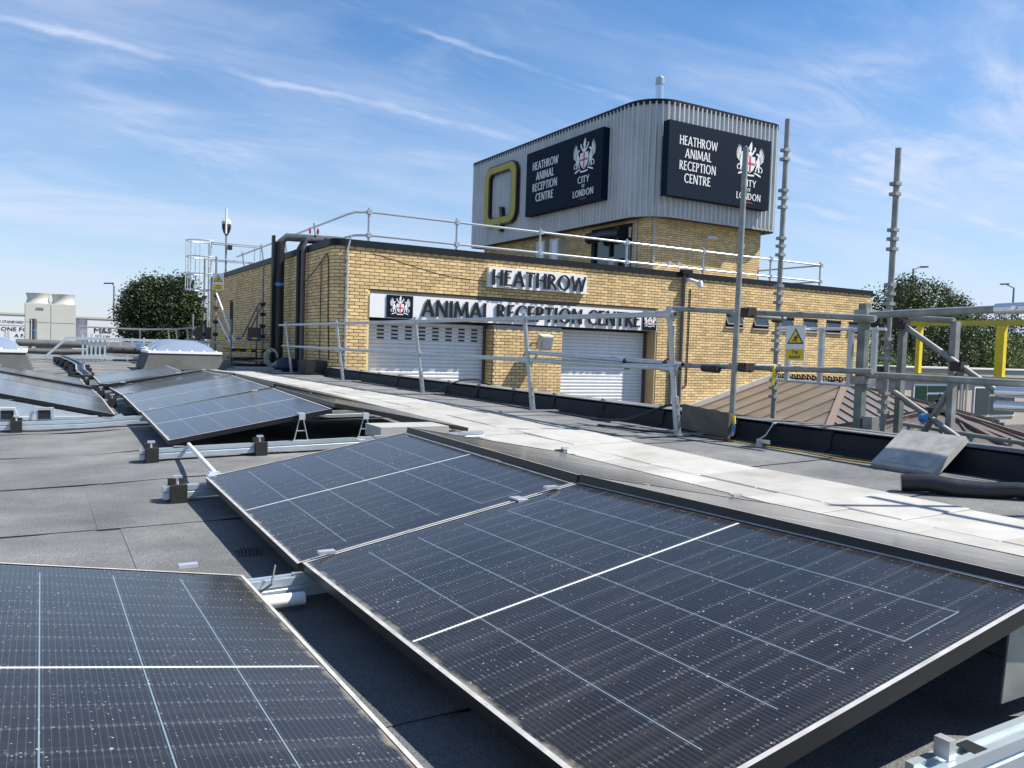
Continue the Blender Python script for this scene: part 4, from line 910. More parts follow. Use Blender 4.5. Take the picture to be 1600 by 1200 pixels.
trip_sign(((4.28, 23.9, 1.58), (.82, -.57, 0), (0,0,1), (-.57, -.82, 0)), .32, .46, 'small Trip hazard sign on the scaffold step by the side wall')
# access gate structure at right: posts, heavy tubes, braces, yellow beam
ac = thing('access_scaffold', 'heavy grey scaffold bay with crossed braces and yellow beam at the right edge', 'scaffold', (6.4, 4, -3.4))
def tb(name, a, b_, r=.0245, m=M_galvdull): q = MB(); q.tube([a, b_], r, 14); return q.build(name, m, ac, True)
b = MB(); b.box(5.725, 4.215, -.56, 5.785, 4.285, .45); b.build('green_grey_post', mat('greenish_post', (.14, .17, .15), .55, metal=.3, var=.3, col2=(.24, .25, .22)), ac); 
for bx in ((5.70, 4.19, -.2, 5.81, 4.31, -.14), (5.70, 4.19, .30, 5.81, 4.31, .40), (5.74, 4.12, -.56, 5.83, 4.21, -.46)): b = MB(); b.box(*bx); b.build('post_collar', M_galvdull, ac)
tb('heavy_tube', (5.76, 4.22, .355), (5.75, 2.2, .40), .029); tb('heavy_tube', (5.76, 4.22, -.125), (5.75, 2.2, -.135), .027)
q = MB(); q.tube([(5.75, 3.20, .378), (5.75, 2.2, .40)], .040, 16); q.tube([(5.705, 3.06, .38), (5.69, 3.06, .38)], .016, 10); q.build('bright_sleeve', M_silver, ac, True)
for z in (-.19, -.285): q = MB(); q.tube([(5.6, 3.08, z), (5.6, 2.2, z+.015)], .036, 16); q.build('bright_sleeve', M_silver, ac, True)
for y, zt in ((4.34, .31), (3.88, .33)):
    b = MB(); b.box(6.37, y-.025, -3.4, 6.43, y+.025, zt); b.build('post', mat('greenish_post', (.10, .14, .14)) if y > 4 else M_galvdull, ac)
tb('diagonal_brace', (6.37, 4.32, .30), (6.34, 3.42, -.26)); tb('diagonal_brace', (6.34, 4.42, -.235), (6.32, 3.55, -.72)); tb('cross_brace', (6.42, 3.79, -.02), (6.45, 4.20, -.72), .028)
tb('short_tube', (6.38, 4.27, .36), (6.38, 3.88, .335)); tb('low_rail', (6.5, 4.42, -.55), (6.5, 2.6, -.64), .018)
for y in (4.3, 3.75, 3.45): b = MB(); b.box(6.48, y-.012, -.85, 6.52, y+.012, -.57); b.build('low_rail_leg', M_galvdull, ac)
for z in (1.55, 1.20): tb('high_ledger', (5.42, 1.90, z), (5.42, -.6, z))
for y in (1.62, .2): tb('high_standard', (5.42, y, -.55), (5.42, y, 2.1))
tb('high_brace', (5.40, 1.6, .2), (5.40, .3, 1.5)); coupler(ac, (6.37, 4.34, .31), .05); coupler(ac, (6.34, 3.80, -.03), .045)
b = MB(); b.lathe((6.27, 4.03, -.47), [(.008, -.038), (.024, -.032), (.035, -.015), (.038, 0), (.035, .015), (.024, .032), (.008, .038)], 16); b.build('blue_cap', M_teal, ac, True)
for z, yb in ((.375, 2.6), (-.145, 2.6)): b = MB(); b.bar((7.6, 5.3, z), (7.6, yb, z-.005), .05, .05); b.build('yellow_chord', mat('worn_yellow', (.55, .42, .03), .55, var=.2, vscale=9, col2=(.3, .3, .27), patch=(.55, .7)), ac)
for y, hw in ((4.97, .022), (4.17, .038), (3.3, .038)): b = MB(); b.box(7.575, y-hw, -.12, 7.625, y+hw, .35); b.build('yellow_web', M_yellow, ac)
b = MB(); b.tube([(5.62, 2.82, -.02), (5.5, 2.60, -.18)], .008, 6); b.build('loose_cable', M_cable, ac)
# board, leaning slab, membrane roll, strap, cables
b = MB(); b.bar((5.20, 5.72, -.585), (5.18, 5.10, -.62), .04, .225); o = b.build('scaffold_board', M_wood, None, loc=(5.19, 5.4, -.72)); tag(o, 'short weathered scaffold board standing against the parapet by a pole', 'board')
b = MB(); b.obox((5.185, 5.06, -.56), (.006, 0, 0), (0, .013, 0), (0, .004, .032)); b.obox((5.186, 5.055, -.64), (.005, 0, 0), (0, .010, .01), (0, -.004, .035), 1); o = b.build('tape_end', [M_yellow, M_teal], None, loc=(5.19, 5.06, -.7)); tag(o, 'yellow and blue tape hanging from the end of the board', 'tape')
t = thing('leaning_slab', 'grey concrete slab leaning on the parapet', 'slab', (5.1, 3.3, -.73))
b = MB(); o_ = Vector((4.96, 3.10, -.715)); ey = Vector((.34, .0, .225)); ex = Vector((.005, .46, 0)); n = ex.cross(ey).normalized()*-1
lp = [o_, o_+ex, o_+ex+ey, o_+ey]; n = (ex.cross(ey)).normalized(); n = -n if n.z < 0 else n
b.add([p for p in lp]+[p-n*.05 for p in lp], [(0,3,2,1),(4,5,6,7)]+[(i, (i+1) % 4, 4+(i+1) % 4, 4+i) for i in range(4)]); b.build('slab', M_conc, t)
b = MB(); ce = sum(lp, Vector())/4; q = [ce+(p-ce)*.80+n*.0025 for p in lp]; b.add(q, [(0,3,2,1)]); b.build('worn_face', mat('worn_concrete', (.33, .325, .30), .85, var=.2, vscale=14, col2=(.45, .44, .41)), t)
b = MB(); pts = [(4.36+.30*k*.25, 2.98-.215*k*.5, zr(4.5, 2.7)+.055) for k in range(9)]; pts = [(4.38+.09*k, 2.93-.115*k, zr(4.5, 2.7)+.052+.012*math.sin(k*1.9)) for k in range(10)]
b.tube(pts, [.050, .052, .056, .050, .044, .056, .062, .060, .058, .06], 16); o = b.build('membrane_roll', mat('black_membrane', (.02, .02, .021), .32, var=.2, bump=.3, bscale=12), None, True, loc=(4.7, 2.5, -.74)); tag(o, 'crumpled roll of black membrane lying beside the walkway', 'roll')
b = MB(); b.bar((5.33, 4.72, -.55), (5.29, 4.72, -.565), .03, .006); b.bar((5.29, 4.72, -.56), (5.25, 4.76, -.66), .03, .006); b.bar((5.25, 4.76, -.66), (5.19, 4.80, -.715), .03, .006); b.bar((5.19, 4.80, -.712), (5.15, 4.62, -.705), .006, .035); o = b.build('metal_strap', M_alu, None, loc=(5.25, 4.75, -.72)); tag(o, 'bent metal strap hooked over the parapet', 'strap')
def cable(name, pts, r, m, label, sag=0):
    P = []
    for a, c in zip(pts, pts[1:]):
        for k in range(6): P.append(Vector(a).lerp(Vector(c), k/6))
    P.append(Vector(pts[-1])); P = [P[0]]+[(P[i-1]+P[i]*2+P[i+1])/4 for i in range(1, len(P)-1)]+[P[-1]]
    b = MB(); b.tube(P, r, 6); o = b.build(name, m, None, True, loc=P[0]); tag(o, label, 'cable'); return o
rz = lambda x, y: zr(x, y)+.012
cable('cable', [(5.02, y, rz(5.02, y)) if i % 2 else (5.09, y, rz(5.09, y)) for i, y in enumerate([16.5, 14, 12.4, 11.0, 9.6, 8.4, 7.4, 6.6])], .010, M_cable, 'long black cable lying along the foot of the parapet')
cable('cable', [(4.98, 12.2, rz(5, 12.2)), (5.15, 11.2, rz(5, 11)+.02), (5.30, 10.6, -.50), (5.36, 10.2, -.47), (5.40, 9.9, -.53)], .011, M_cable, 'black cable looping up over the parapet before the left shutter')
cable('cable', [(5.0, 6.9, rz(5, 6.9)), (5.08, 6.5, -.70), (5.15, 6.2, -.60), (5.22, 5.95, -.50), (5.30, 5.65, -.50), (5.34, 5.45, -.58)], .012, M_cable, 'black cable looping up beside the end post of the guardrail')
cable('cable', [(4.72, 6.4, rz(4.7, 6.4)), (4.80, 5.9, rz(4.8, 5.9)), (4.98, 5.5, rz(5, 5.5)), (5.05, 5.0, rz(5, 5))], .009, M_cable, 'short black cable across the felt by the guardrail end post')
cable('cable', [(5.02, 5.62, rz(5, 5.6)), (5.08, 5.2, rz(5, 5.2)), (5.05, 4.7, rz(5, 4.7)), (5.12, 4.3, rz(5, 4.3)), (5.06, 3.9, rz(5, 3.9)), (5.12, 3.5, rz(5, 3.5))], .006, M_ycable, 'yellow cable snaking along the parapet foot to the leaning slab')
cable('cable', [(5.16, 5.5, rz(5.16, 5.5)), (5.10, 5.0, rz(5, 5)), (5.17, 4.5, rz(5, 4.5)), (5.11, 4.1, rz(5, 4.1)), (5.2, 3.6, rz(5, 3.6))], .008, M_cable, 'thin black cable twisted with the yellow one by the parapet')
b = MB(); b.lathe((5.02, 4.62, zr(5, 4.6)), [(.0, .004), (.035, .006), (.02, .045), (.0, .05)], 7); o = b.build('rubble', M_slab, None, loc=(5.02, 4.62, -.73)); tag(o, 'small pale lump of rubble on the felt by the metal strap', 'rubble')

# ------------------------------------------------------------------ yard: brown seamed roofs
def hip_roof():
    t = thing('canopy_roof', 'brown standing-seam hipped canopy roof with iron ridge cresting', 'roof', (19, 14.5, -3.4))
    rx, ry, rz_ = 18.97, 14.47, -.65; L0, L1, fy, ez = 15.55, 22.4, 12.25, -1.585
    wall = Vector((rx, BY-.02, rz_)); re = Vector((rx, ry, rz_)); a = Vector((L0, BY-.02, ez)); c = Vector((L0, fy, ez)); d = Vector((L1, fy, ez)); e = Vector((L1, BY-.02, ez))
    b = MB(); b.add([wall, re, a, c], [(0, 2, 3, 1)]); b.add([re, c, d], [(0, 1, 2)]); b.add([re, wall, d, e], [(0, 2, 3, 1)]); b.add([a, c, d, e], [(0, 3, 2, 1)]); b.build('roof_sheet', M_copper, t)
    def seam(p, q): s = MB(); n = Vector((0, 0, 1)); s.bar(p+n*.015, q+n*.015, .028, .05); s.build('seam', M_copperrib, t)
    y = BY-.35
    while y > fy+.1:                        # left slope
        top = Vector((rx, y, rz_)) if y > ry else c.lerp(re, (y-fy)/(ry-fy)); seam(Vector((L0, y, ez)), top); y -= .62
    x = L0+.4
    while x < L1-.1:
        f = (x-L0)/(rx-L0) if x < rx else (L1-x)/(L1-rx); p0 = Vector((x, fy, ez)); p1 = (c if x < rx else d).lerp(re, f); seam(p0, Vector((x, p1.y, p1.z))); x += .48
    for p in (c, d): s = MB(); s.bar(p+Vector((0, 0, .03)), re+Vector((0, 0, .03)), .16, .06); s.build('hip_cap', M_hip, t)
    s = MB(); s.bar(a+Vector((0, -.03, .05)), wall+Vector((0, -.03, .05)), .12, .10); s.build('flashing', M_lead, t)
    s = MB(); s.box(L0-.12, fy-.12, ez-.12, L0+.02, BY-.02, ez-.005); s.box(L0+.02, fy-.12, ez-.12, L1+.1, fy+.02, ez-.005); s.build('gutter', M_black, t)
    y = BY-.1
    cr = MB()
    while y > ry:
        cr.obox((rx, y, rz_+.06), (.01, 0, 0), (0, .02, 0), (0, 0, .06)); cr.obox((rx, y, rz_+.13), (.012, 0, 0), (0, .035, .0), (0, 0, .02)); cr.obox((rx, y-.09, rz_+.10), (.01, 0, 0), (0, .03, .03), (0, -.02, .02)); y -= .18
    cr.bar((rx, BY, rz_+.035), (rx, ry, rz_+.035), .05, .04); cr.build('ridge_cresting', M_black, t)
    w = MB(); w.box(L0+.3, fy+.3, -3.4, L1-.3, BY-.05, ez-.02); w.build('wall', M_render, t)
hip_roof()
def pavilion(cx, cy, az, ez, rad, n, label, fin):
    t = thing('pavilion_roof', label, 'roof', (cx, cy, -3.4)); ap = Vector((cx, cy, az)); ps = [Vector((cx+rad*math.cos(2*math.pi*(k+.5)/n), cy+rad*math.sin(2*math.pi*(k+.5)/n), ez)) for k in range(n)]
    for k in range(n):
        p, q = ps[k], ps[(k+1) % n]; b = MB(); b.add([ap, p, q], [(0, 1, 2)]); pl = b.build('roof_sheet', M_copper, t)
        s = MB(); s.bar(p+Vector((0, 0, .03)), ap+Vector((0, 0, .03)), .11, .06); s.build('hip_cap', M_copperrib, t)
        for f in (.2, .4, .6, .8):
            e = p.lerp(q, f); top = ap.lerp(p, 1-2*f) if f < .5 else ap.lerp(q, 2*f-1); top = (p if f < .5 else q).lerp(ap, min(1, 2*min(f, 1-f))); s = MB(); s.bar(e+Vector((0, 0, .012)), top+Vector((0, 0, .012)), .028, .045); s.build('seam', M_copperrib, t)
        s = MB(); s.bar(p+Vector((0, 0, -.06)), q+Vector((0, 0, -.06)), .12, .12); s.build('gutter', M_black, t)
    b = MB(); b.lathe((cx, cy, az), [(.26, -.02), (.22, .04), (.06, .08), (.05, .14), (.08, .18), (.02, .22), (.012, .30)], 12); b.build('finial', M_black, t)
    b = MB(); b.lathe((cx, cy, -3.4), [(rad*.8, 0), (rad*.8, 3.4+ez-.02)], n); b.build('wall', M_render, t)
pavilion(13.75, 8.55, -.86, -1.52, 2.5, 8, 'brown seamed pavilion roof with a dark finial behind the braces', True)

# neighbouring low building at right
nb_ = thing('neighbour_building', 'low beige rendered building with white framed windows beyond the canopy', 'building', (46, 25, -3.4))
b = MB(); b.box(36.6, 25, -3.4, 62, 33, -.95); b.build('wall', M_render, nb_)
b = MB(); b.box(36.4, 24.8, -.95, 62.2, 33.2, -.36); b.build('fascia', mat('grey_fascia', (.40, .37, .34), .8, var=.05), nb_)
b = MB(); b.box(36.3, 24.7, -.36, 62.3, 33.3, -.30); b.build('roof_edge', M_offwhite, nb_)
for x0, x1, z0, z1, mats_ in ((37.9, 41.0, -2.2, -1.15, M_greenglass), (43.2, 47.2, -2.9, -1.25, M_glass), (49.5, 52.5, -2.3, -1.2, M_glass)):
    b = MB(); b.box(x0, 24.93, z0, x1, 24.99, z1); w = b.build('window', M_white, nb_)
    xm = lerp(.36, x0, x1)
    for xa, xb, za, zb_ in ((x0+.1, xm-.05, z0+.1, z1-.1), (xm+.05, x1-.1, z1-.42, z1-.1), (xm+.05, x1-.1, z0+.1, z1-.52)):
        p = MB(); p.box(xa, 24.90, za, xb, 24.925, zb_); p.build('pane', mats_, w)
for x in (41.9, 42.4): b = MB(); b.tube([(x, 24.9, -.95), (x, 24.9, -3.4)], .06, 8); b.build('downpipe', M_offwhite, nb_)
b = MB(); b.box(41.3, 24.95, -1.5, 41.75, 24.99, -1.25); b.build('vent_grille', M_soffit, nb_)

# items on the brick facade
t = thing('floodlight', 'square floodlight on a bracket on the pillar between the shutters', 'light', (10.7, BY-.2, .2))
b = MB(); b.obox((10.70, BY-.30, .16), (.17, 0, 0), (0, .10, .03), (0, -.05, .17)); b.build('body', M_offwhite, t); b = MB(); b.obox((10.70, BY-.405, .135), (.135, 0, 0), (0, .006, .002), (0, -.04, .135)); b.build('lens', mat('lamp_lens', (.45, .46, .45), .15, var=.2, vscale=9), t)
for xa in (10.5, 10.87): b = MB(); b.box(xa, BY-.22, .10, xa+.03, BY+.03, .15); b.build('bracket', M_lead, t)
t = thing('wall_camera', 'white security camera at the top of the downpipe on the facade', 'camera', (15.5, BY-.2, 2.0))
b = MB(); b.tube([(15.45, BY-.02, 2.02), (15.45, BY-.20, 2.02), (15.62, BY-.30, 1.96)], .05, 10); b.lathe((15.68, BY-.32, 1.82), [(.02, -.02), (.08, .02), (.085, .12), (.06, .19)], 12); b.build('housing', M_white, t, True)
t = thing('rain_pipe', 'dark rainwater pipe with hopper on the facade right of the shutters', 'pipe', (15.3, BY-.05, -3.4))
b = MB(); b.tube([(15.34, BY-.06, 2.2), (15.34, BY-.06, -3.4)], .045, 10); b.build('pipe', mat('grey_pipe', (.13, .13, .14), .5), t, True); b = MB(); b.box(15.16, BY-.2, 2.18, 15.52, BY-.0601, 2.30); b.build('hopper', M_trim, t)
b = MB(); b.tube([(15.02, BY-.05, .75), (15.02, BY-.05, -3.4)], .045, 10); b.build('second_pipe', M_galvdull, t, True); b = MB(); b.tube([(15.62, BY-.03, 1.8), (15.60, BY-.03, -.9), (15.45, BY-.03, -.95)], .014, 6); b.build('conduit', M_trim, t)
t = thing('corner_conduit', 'pale vertical conduit on the rounded corner of the brick building', 'pipe', (5.75, BY-.04, -.6))
b = MB(); b.tube([(5.80, BY-.02, 2.30), (5.72, BY-.05, 2.0), (5.71, BY-.05, -.6)], .026, 8); b.build('conduit', M_galv, t, True)
for k in range(9): b = MB(); b.lathe((5.71, BY-.05, -.4+k*.27), [(.034, -.02), (.034, .02)], 8); b.build('clip', M_galvdull, t)
for k, (pts, r) in enumerate((([(5.30, 19.2, 1.25), (5.35, 18.2, 1.60), (5.39, 17.45, 1.93), (5.40, 17.38, 1.80), (5.41, 17.36, .6), (5.42, 17.28, -.4)], .012), ([(5.40, 17.9, 1.8), (5.405, 17.9, -.4)], .010), ([(6.3, BY-.015, 1.98), (8.0, BY-.015, 1.62), (9.17, BY-.015, 1.55)], .004))):
    cable('cable', pts, r, M_cable, ['black cable strung along the shaded side wall to the rounded corner', 'thin black cable hanging straight down the side wall', 'thin cable drooping across the facade to the white sign'][k])

# big black ducts by the side wall
t = thing('black_duct', 'large black vertical duct elbowing over the coping at the side wall', 'duct', (5.15, 20.4, -.75))
b = MB(); b.tube([(5.16, 20.6, -.74), (5.16, 20.6, 2.45)], .115, 18); b.build('riser', M_black, t, True)
b = MB(); b.tube([(5.16, 20.6, 2.42), (5.3, 20.55, 2.58), (6.6, 20.2, 2.58)], .10, 16); b.build('elbow', M_pipe, t, True)
b = MB(); b.box(4.97, 20.55, -.74, 5.03, 20.70, 2.60); b.build('channel', M_trim, t)
b = MB(); b.lathe((5.16, 20.6, 1.35), [(.12, 0), (.12, .08)], 18); b.build('blue_band', M_teal, t)
for x in (5.85, 6.05): b = MB(); b.lathe((x, 20.4, 2.70), [(.015, 0), (.03, .04), (.03, .10), (.015, .16)], 8); b.build('red_valve', mat('valve_red', (.35, .08, .07)), t)
t = thing('black_duct', 'pair of slimmer black ducts beside the large duct on the side wall', 'duct', (5.3, 19.2, -.75))
for y in (19.45, 19.05): b = MB(); b.tube([(5.32, y, -.74), (5.32, y, 2.2), (5.4, y, 2.38), (6.2, y-.1, 2.42)], .055, 12); b.build('riser', M_black if y > 19.2 else M_pipe, t, True)
b = MB(); b.box(4.95, 17.35, -.70, 5.40, 18.0, -.42); o = b.build('base_box', M_black, None, loc=(5.2, 17.7, -.74)); tag(o, 'low black box at the foot of the rounded brick corner', 'box')

# scaffold step-over in front of the side wall
st = thing('scaffold_steps', 'scaffold step-over with yellow and black taped rails beside the side wall', 'scaffold', (4.6, 23.5, -.73))
def stb(name, a, b_, r=.028, m=M_galvdull): q = MB(); q.tube([a, b_], r, 10); return q.build(name, m, st, True)
for x, y, zt in ((4.28, 24.2, 2.3), (4.20, 25.6, 2.35), (3.98, 26.2, .7), (5.22, 22.6, 2.0), (5.24, 21.6, 2.05), (4.36, 22.4, .5), (5.25, 23.4, .9)):
    stb('standard', (x, y, zr(x, y)), (x, y, zt))
for a, c in (((4.28, 24.1, 1.25), (4.62, 23.2, -.1)), ((4.3, 23.9, .55), (4.58, 23.0, -.35)), ((5.22, 22.5, 1.05), (4.98, 23.3, .1)), ((5.18, 22.9, 1.0), (4.9, 23.6, .05)), ((5.22, 21.5, 1.1), (5.34, 20.9, .1))):
    stb('stair_string', a, c, .026, M_white if a[0] < 4.6 else M_galvdull)
for z, y, m in ((.0, 23.2, M_yellow), (-.33, 22.6, M_yellow), (-.58, 22.2, M_galvdull)):
    stb('rail', (4.3, y+.3, z), (5.35, y-.5, z+.02), .03, m)
    if m is M_yellow:
        for k in range(4): p0 = Vector((4.3, y+.3, z)).lerp(Vector((5.35, y-.5, z+.02)), .12+.23*k); p1 = p0+Vector((.13, -.1, .002)); stb('black_tape' if z < -.1 else 'blue_tape', p0, p1, .0315, M_black if z < -.1 else M_blue)
for z in (.1, .45, .85, 1.2): coupler(st, (4.28, 24.2, z), .06); coupler(st, (5.22, 22.6, z*.8), .06); coupler(st, (4.20, 25.6, z), .06)
for z, y in ((-.45, 22.5), (-.62, 22.3), (-.22, 23.0)):
    b = MB(); b.box(4.35, y-.5, z-.09, 5.38, y+.35, z-.05); b.build('tread', M_black, st)
b = MB(); b.box(4.95, 23.1, -.05, 5.38, 23.14, .32); b.build('toe_board', M_wood, st)
b = MB(); b.box(4.0, 26.1, -.05, 4.5, 26.14, .32); b.build('toe_board', M_wood, st)
# coiled hose and bags at the wall foot
t = thing('hose_coil', 'coil of white hose with dark bags at the foot of the side wall', 'hose', (5.0, 19.6, -.73))
for k in range(3):
    b = MB(); r = .21-.03*k; b.tube([(4.72+.03*k+r*math.cos(a*.3)*.75, 19.5+.05*k, -.42+r*math.sin(a*.3)) for a in range(0, 20)], .011, 8); b.build('hose_turn', M_offwhite, t, True)
b = MB(); b.lathe((5.05, 19.3, -.74), [(.26, 0), (.30, .1), (.24, .26), (.10, .34)], 12); b.build('dark_bag', mat('blue_black_bag', (.01, .018, .05), .5), t, True)
for x, y, w_, l, lab in ((3.95, 19.2, 1.0, .45, 'stack of spare concrete slabs at the far end of the walkway'),):
    t = thing('slab_stack', lab, 'slabs', (x, y, -.75))
    for i, (xx, yy, zz) in enumerate(((3.70, 19.15, .006), (4.16, 19.18, .006), (4.62, 19.2, .006), (4.05, 19.35, .058), (4.5, 19.4, .058))):
        b = MB(); z = zr(4, 19)+zz; b.box(xx-.22, yy-.22, z, xx+.22, yy+.22, z+.05); b.build('slab', M_slab, t)

# ladder with safety cage
t = thing('caged_ladder', 'aluminium access ladder with hooped safety cage at the far building corner', 'ladder', (4.9, 31.3, -.7))
for z in (1.72, 2.3, 2.92, 3.5):
    b = MB(); b.tube([(5.35, 30.95, z), (4.9, 30.9, z), (4.62, 31.1, z), (4.5, 31.4, z), (4.62, 31.7, z), (4.9, 31.9, z), (5.35, 31.85, z)], .022, 8); b.build('hoop', M_alu, t, True)
for x, y in ((4.62, 31.1), (4.5, 31.4), (4.62, 31.7), (4.9, 30.9), (4.9, 31.9)): b = MB(); b.tube([(x, y, 1.72), (x, y, 3.5)], .018, 8); b.build('strap', M_alu, t, True)
for y in (31.15, 31.6): b = MB(); b.tube([(5.32, y, -.7), (5.32, y, 3.48)], .03, 8); b.build('stile', M_alu, t, True)
for k in range(14): b = MB(); b.tube([(5.32, 31.15, -.5+k*.28), (5.32, 31.6, -.5+k*.28)], .014, 6); b.build('rung', M_alu, t, True)
for z in (3.46, 2.85):
    for y in (31.1, 31.65): b = MB(); b.tube([(5.3, y, z), (7.0, y-.3, z-.02)], .024, 8); b.build('handrail', M_alu, t, True)
for x in (7.0, 6.9): b = MB(); b.tube([(x, 30.8+.5*(x < 6.95), 1.95), (x, 30.8+.5*(x < 6.95), 3.46)], .03, 8); b.build('handrail_post', M_alu, t, True)
t = thing('camera_mast', 'thin mast with a dome camera and white aerial on the building roof', 'mast', (5.9, 30.5, 1.95))
b = MB(); b.tube([(5.85, 31.2, 1.95), (5.85, 31.2, 3.75)], .035, 10); b.build('pole', M_galvdull, t, True)
b = MB(); b.lathe((5.85, 31.2, 3.75), [(.03, 0), (.11, .12), (.16, .28), (.16, .42), (.10, .52)], 14, 0); b.build('camera_dome', M_black, t, True)
b = MB(); b.lathe((5.85, 31.2, 4.17), [(.17, 0), (.17, .1), (.08, .2)], 14); b.build('camera_shroud', M_offwhite, t, True)
b = MB(); b.tube([(5.80, 31.0, 3.8), (5.80, 31.0, 4.72)], .035, 8); b.build('aerial', M_white, t, True)
b = MB(); b.box(5.9, 31.1, 3.25, 6.05, 31.25, 3.42); b.build('junction_box', M_black, t)

# skylights
def skylight(x0, x1, y0, y1, z0, label):
    t = thing('dome_skylight', label, 'skylight', ((x0+x1)/2, (y0+y1)/2, z0), 'dome skylights on the flat roof'); e = .10; zf = z0+.33
    b = MB(); lo = [(x0-e, y0-e, z0-.02), (x1+e, y0-e, z0-.02), (x1+e, y1+e, z0-.02), (x0-e, y1+e, z0-.02)]; hi = [(x0+.03, y0+.03, zf), (x1-.03, y0+.03, zf), (x1-.03, y1-.03, zf), (x0+.03, y1-.03, zf)]
    b.add(lo+hi, [(i, (i+1) % 4, 4+(i+1) % 4, 4+i) for i in range(4)]); b.build('felted_kerb', mat('kerb_felt', (.085, .084, .083), .9, var=.3, vscale=3, bump=.6, bscale=150, grain=.4), t)
    b = MB(); b.box(x0, y0, zf, x1, y1, zf+.05); fr = b.build('frame', M_white, t)
    for k in range(6):
        for yy in (y0, y1): c = MB(); c.lathe((lerp((k+.5)/6, x0, x1), yy+(.05 if yy == y0 else -.05), zf+.05), [(.022, 0), (.022, .02), (.01, .028)], 8); c.build('screw_cap', M_white, fr)
    b = MB(); n = 14; vs = []
    for j in range(n+1):
        for i in range(n+1):
            u, v = i/n*2-1, j/n*2-1; h = (max(0, 1-abs(u)**2.4)*max(0, 1-abs(v)**2.4))**.62
            vs.append((lerp(i/n, x0+.09, x1-.09), lerp(j/n, y0+.09, y1-.09), zf+.05+.25*h))
    b.add(vs, [(j*(n+1)+i, j*(n+1)+i+1, (j+1)*(n+1)+i+1, (j+1)*(n+1)+i) for j in range(n) for i in range(n)]); b.build('dome', M_dome, t, True)
skylight(1.98, 3.50, 18.9, 20.4, -.70, 'dome skylight with white frame in front of the scaffold steps')
skylight(2.35, 3.75, 22.9, 24.3, -.70, 'farther dome skylight half hidden behind the pipe trestles')
skylight(-1.75, -.22, 16.6, 18.1, -.70, 'dome skylight with white frame cut by the left picture edge')

# cable tray on blocks
t = thing('cable_tray', 'galvanised cable tray on black blocks running to the pipework', 'cable tray', (.68, 19, -.75))
b = MB(); P = [(.66, 15.4), (.62, 16.6), (.66, 18.0), (.60, 19.6), (.50, 21.5), (.45, 23.2)]
for side in (-.07, .07): 
    b.tube([(x+side, y, zr(x, y)+.17) for x, y in P], .012, 6)
vs = []
for x, y in P: vs += [(x-.07, y, zr(x, y)+.155), (x+.07, y, zr(x, y)+.155)]
b.add(vs, [(2*i, 2*i+1, 2*i+3, 2*i+2) for i in range(len(P)-1)]); b.build('tray', M_zinc, t)
for k in range(3): b = MB(); b.tube([(x-.03+.03*k, y, zr(x, y)+.172) for x, y in P], .010, 6); b.build('cable', M_cable, t)
for k in range(8):
    f = k/7*4.99; i = int(f); x = lerp(f-i, P[i][0], P[i+1][0]); y = lerp(f-i, P[i][1], P[i+1][1]); b = MB(); z = zr(x, y); b.box(x-.19, y-.07, z+.004, x-.09, y+.07, z+.15); b.box(x+.09, y-.07, z+.004, x+.19, y+.07, z+.15); b.box(x-.09, y-.03, z+.08, x+.09, y+.03, z+.14); b.build('support_block', M_rubber, t)

# pipework and plant at the far left
t = thing('pipe_trestle', 'galvanised strut trestles carrying lagged pipes across the far roof', 'pipework', (2.0, 25, -.73))
for z, y, r, x0, x1 in ((-.38, 25.2, .14, 1.1, 3.6), (-.30, 25.8, .10, -.6, 3.2), (-.52, 26.2, .08, -.6, 1.6)):
    b = MB(); b.tube([(x0, y, z), (lerp(.5, x0, x1), y, z-.02), (x1, y, z+.02)], r, 14); b.build('lagged_pipe', M_pipe, t, True)
b = MB(); b.tube([(3.5, 25.2, -.36), (3.75, 25.1, -.25), (3.9, 25.0, -.05)], .14, 14); b.build('pipe_bend', M_pipe, t, True)
for x in (.95, 1.05, 1.15, 1.25, 1.35, 1.47): b = MB(); b.box(x-.024, 24.1, -.72, x+.024, 24.15, -.06+.1*random.random()); b.build('strut', M_zinc, t)
for x in (1.6, 1.9, 2.2, 2.5, 2.85): b = MB(); b.box(x-.02, 24.9, -.3, x+.02, 24.95, -.08+.05*random.random()); b.build('strut', M_zinc, t)
for z, x0, x1 in ((-.13, .55, 4.4), (-.62, -.2, 2.6)): b = MB(); b.box(x0, 24.05, z-.035, x1, 24.10, z+.035); b.build('channel', M_zinc, t)
b = MB(); b.bar((.58, 24.07, -.13), (.10, 24.07, -.62), .05, .06); b.build('diagonal_channel', M_zinc, t)
for x in (1.9, 2.3, 2.7, 3.1): b = MB(); b.box(x-.16, 24.9, -.728, x+.16, 25.3, -.60); b.build('foot', M_rubber, t)
b = MB(); b.box(2.3, 24.88, -.34, 2.42, 24.95, -.24); b.build('blue_tag', M_teal, t)
t = thing('far_handrail', 'single galvanised handrail on short posts in front of the round tree', 'handrail', (3, 33, -.73))
b = MB(); b.tube([(1.2, 33.5, .25), (3.2, 33.2, .22), (4.3, 32.5, .27), (5.0, 32.0, .36)], .028, 8); b.build('rail', M_galv, t, True)
for x, y, dx in ((1.9, 33.4, 0), (3.2, 33.2, .0), (4.1, 32.65, .1), (4.35, 32.45, .1), (4.7, 32.2, .1), (4.95, 32.05, .08)): b = MB(); b.tube([(x+dx, y, -.72), (x, y, .27)], .026, 8); b.build('post', M_galv, t, True)
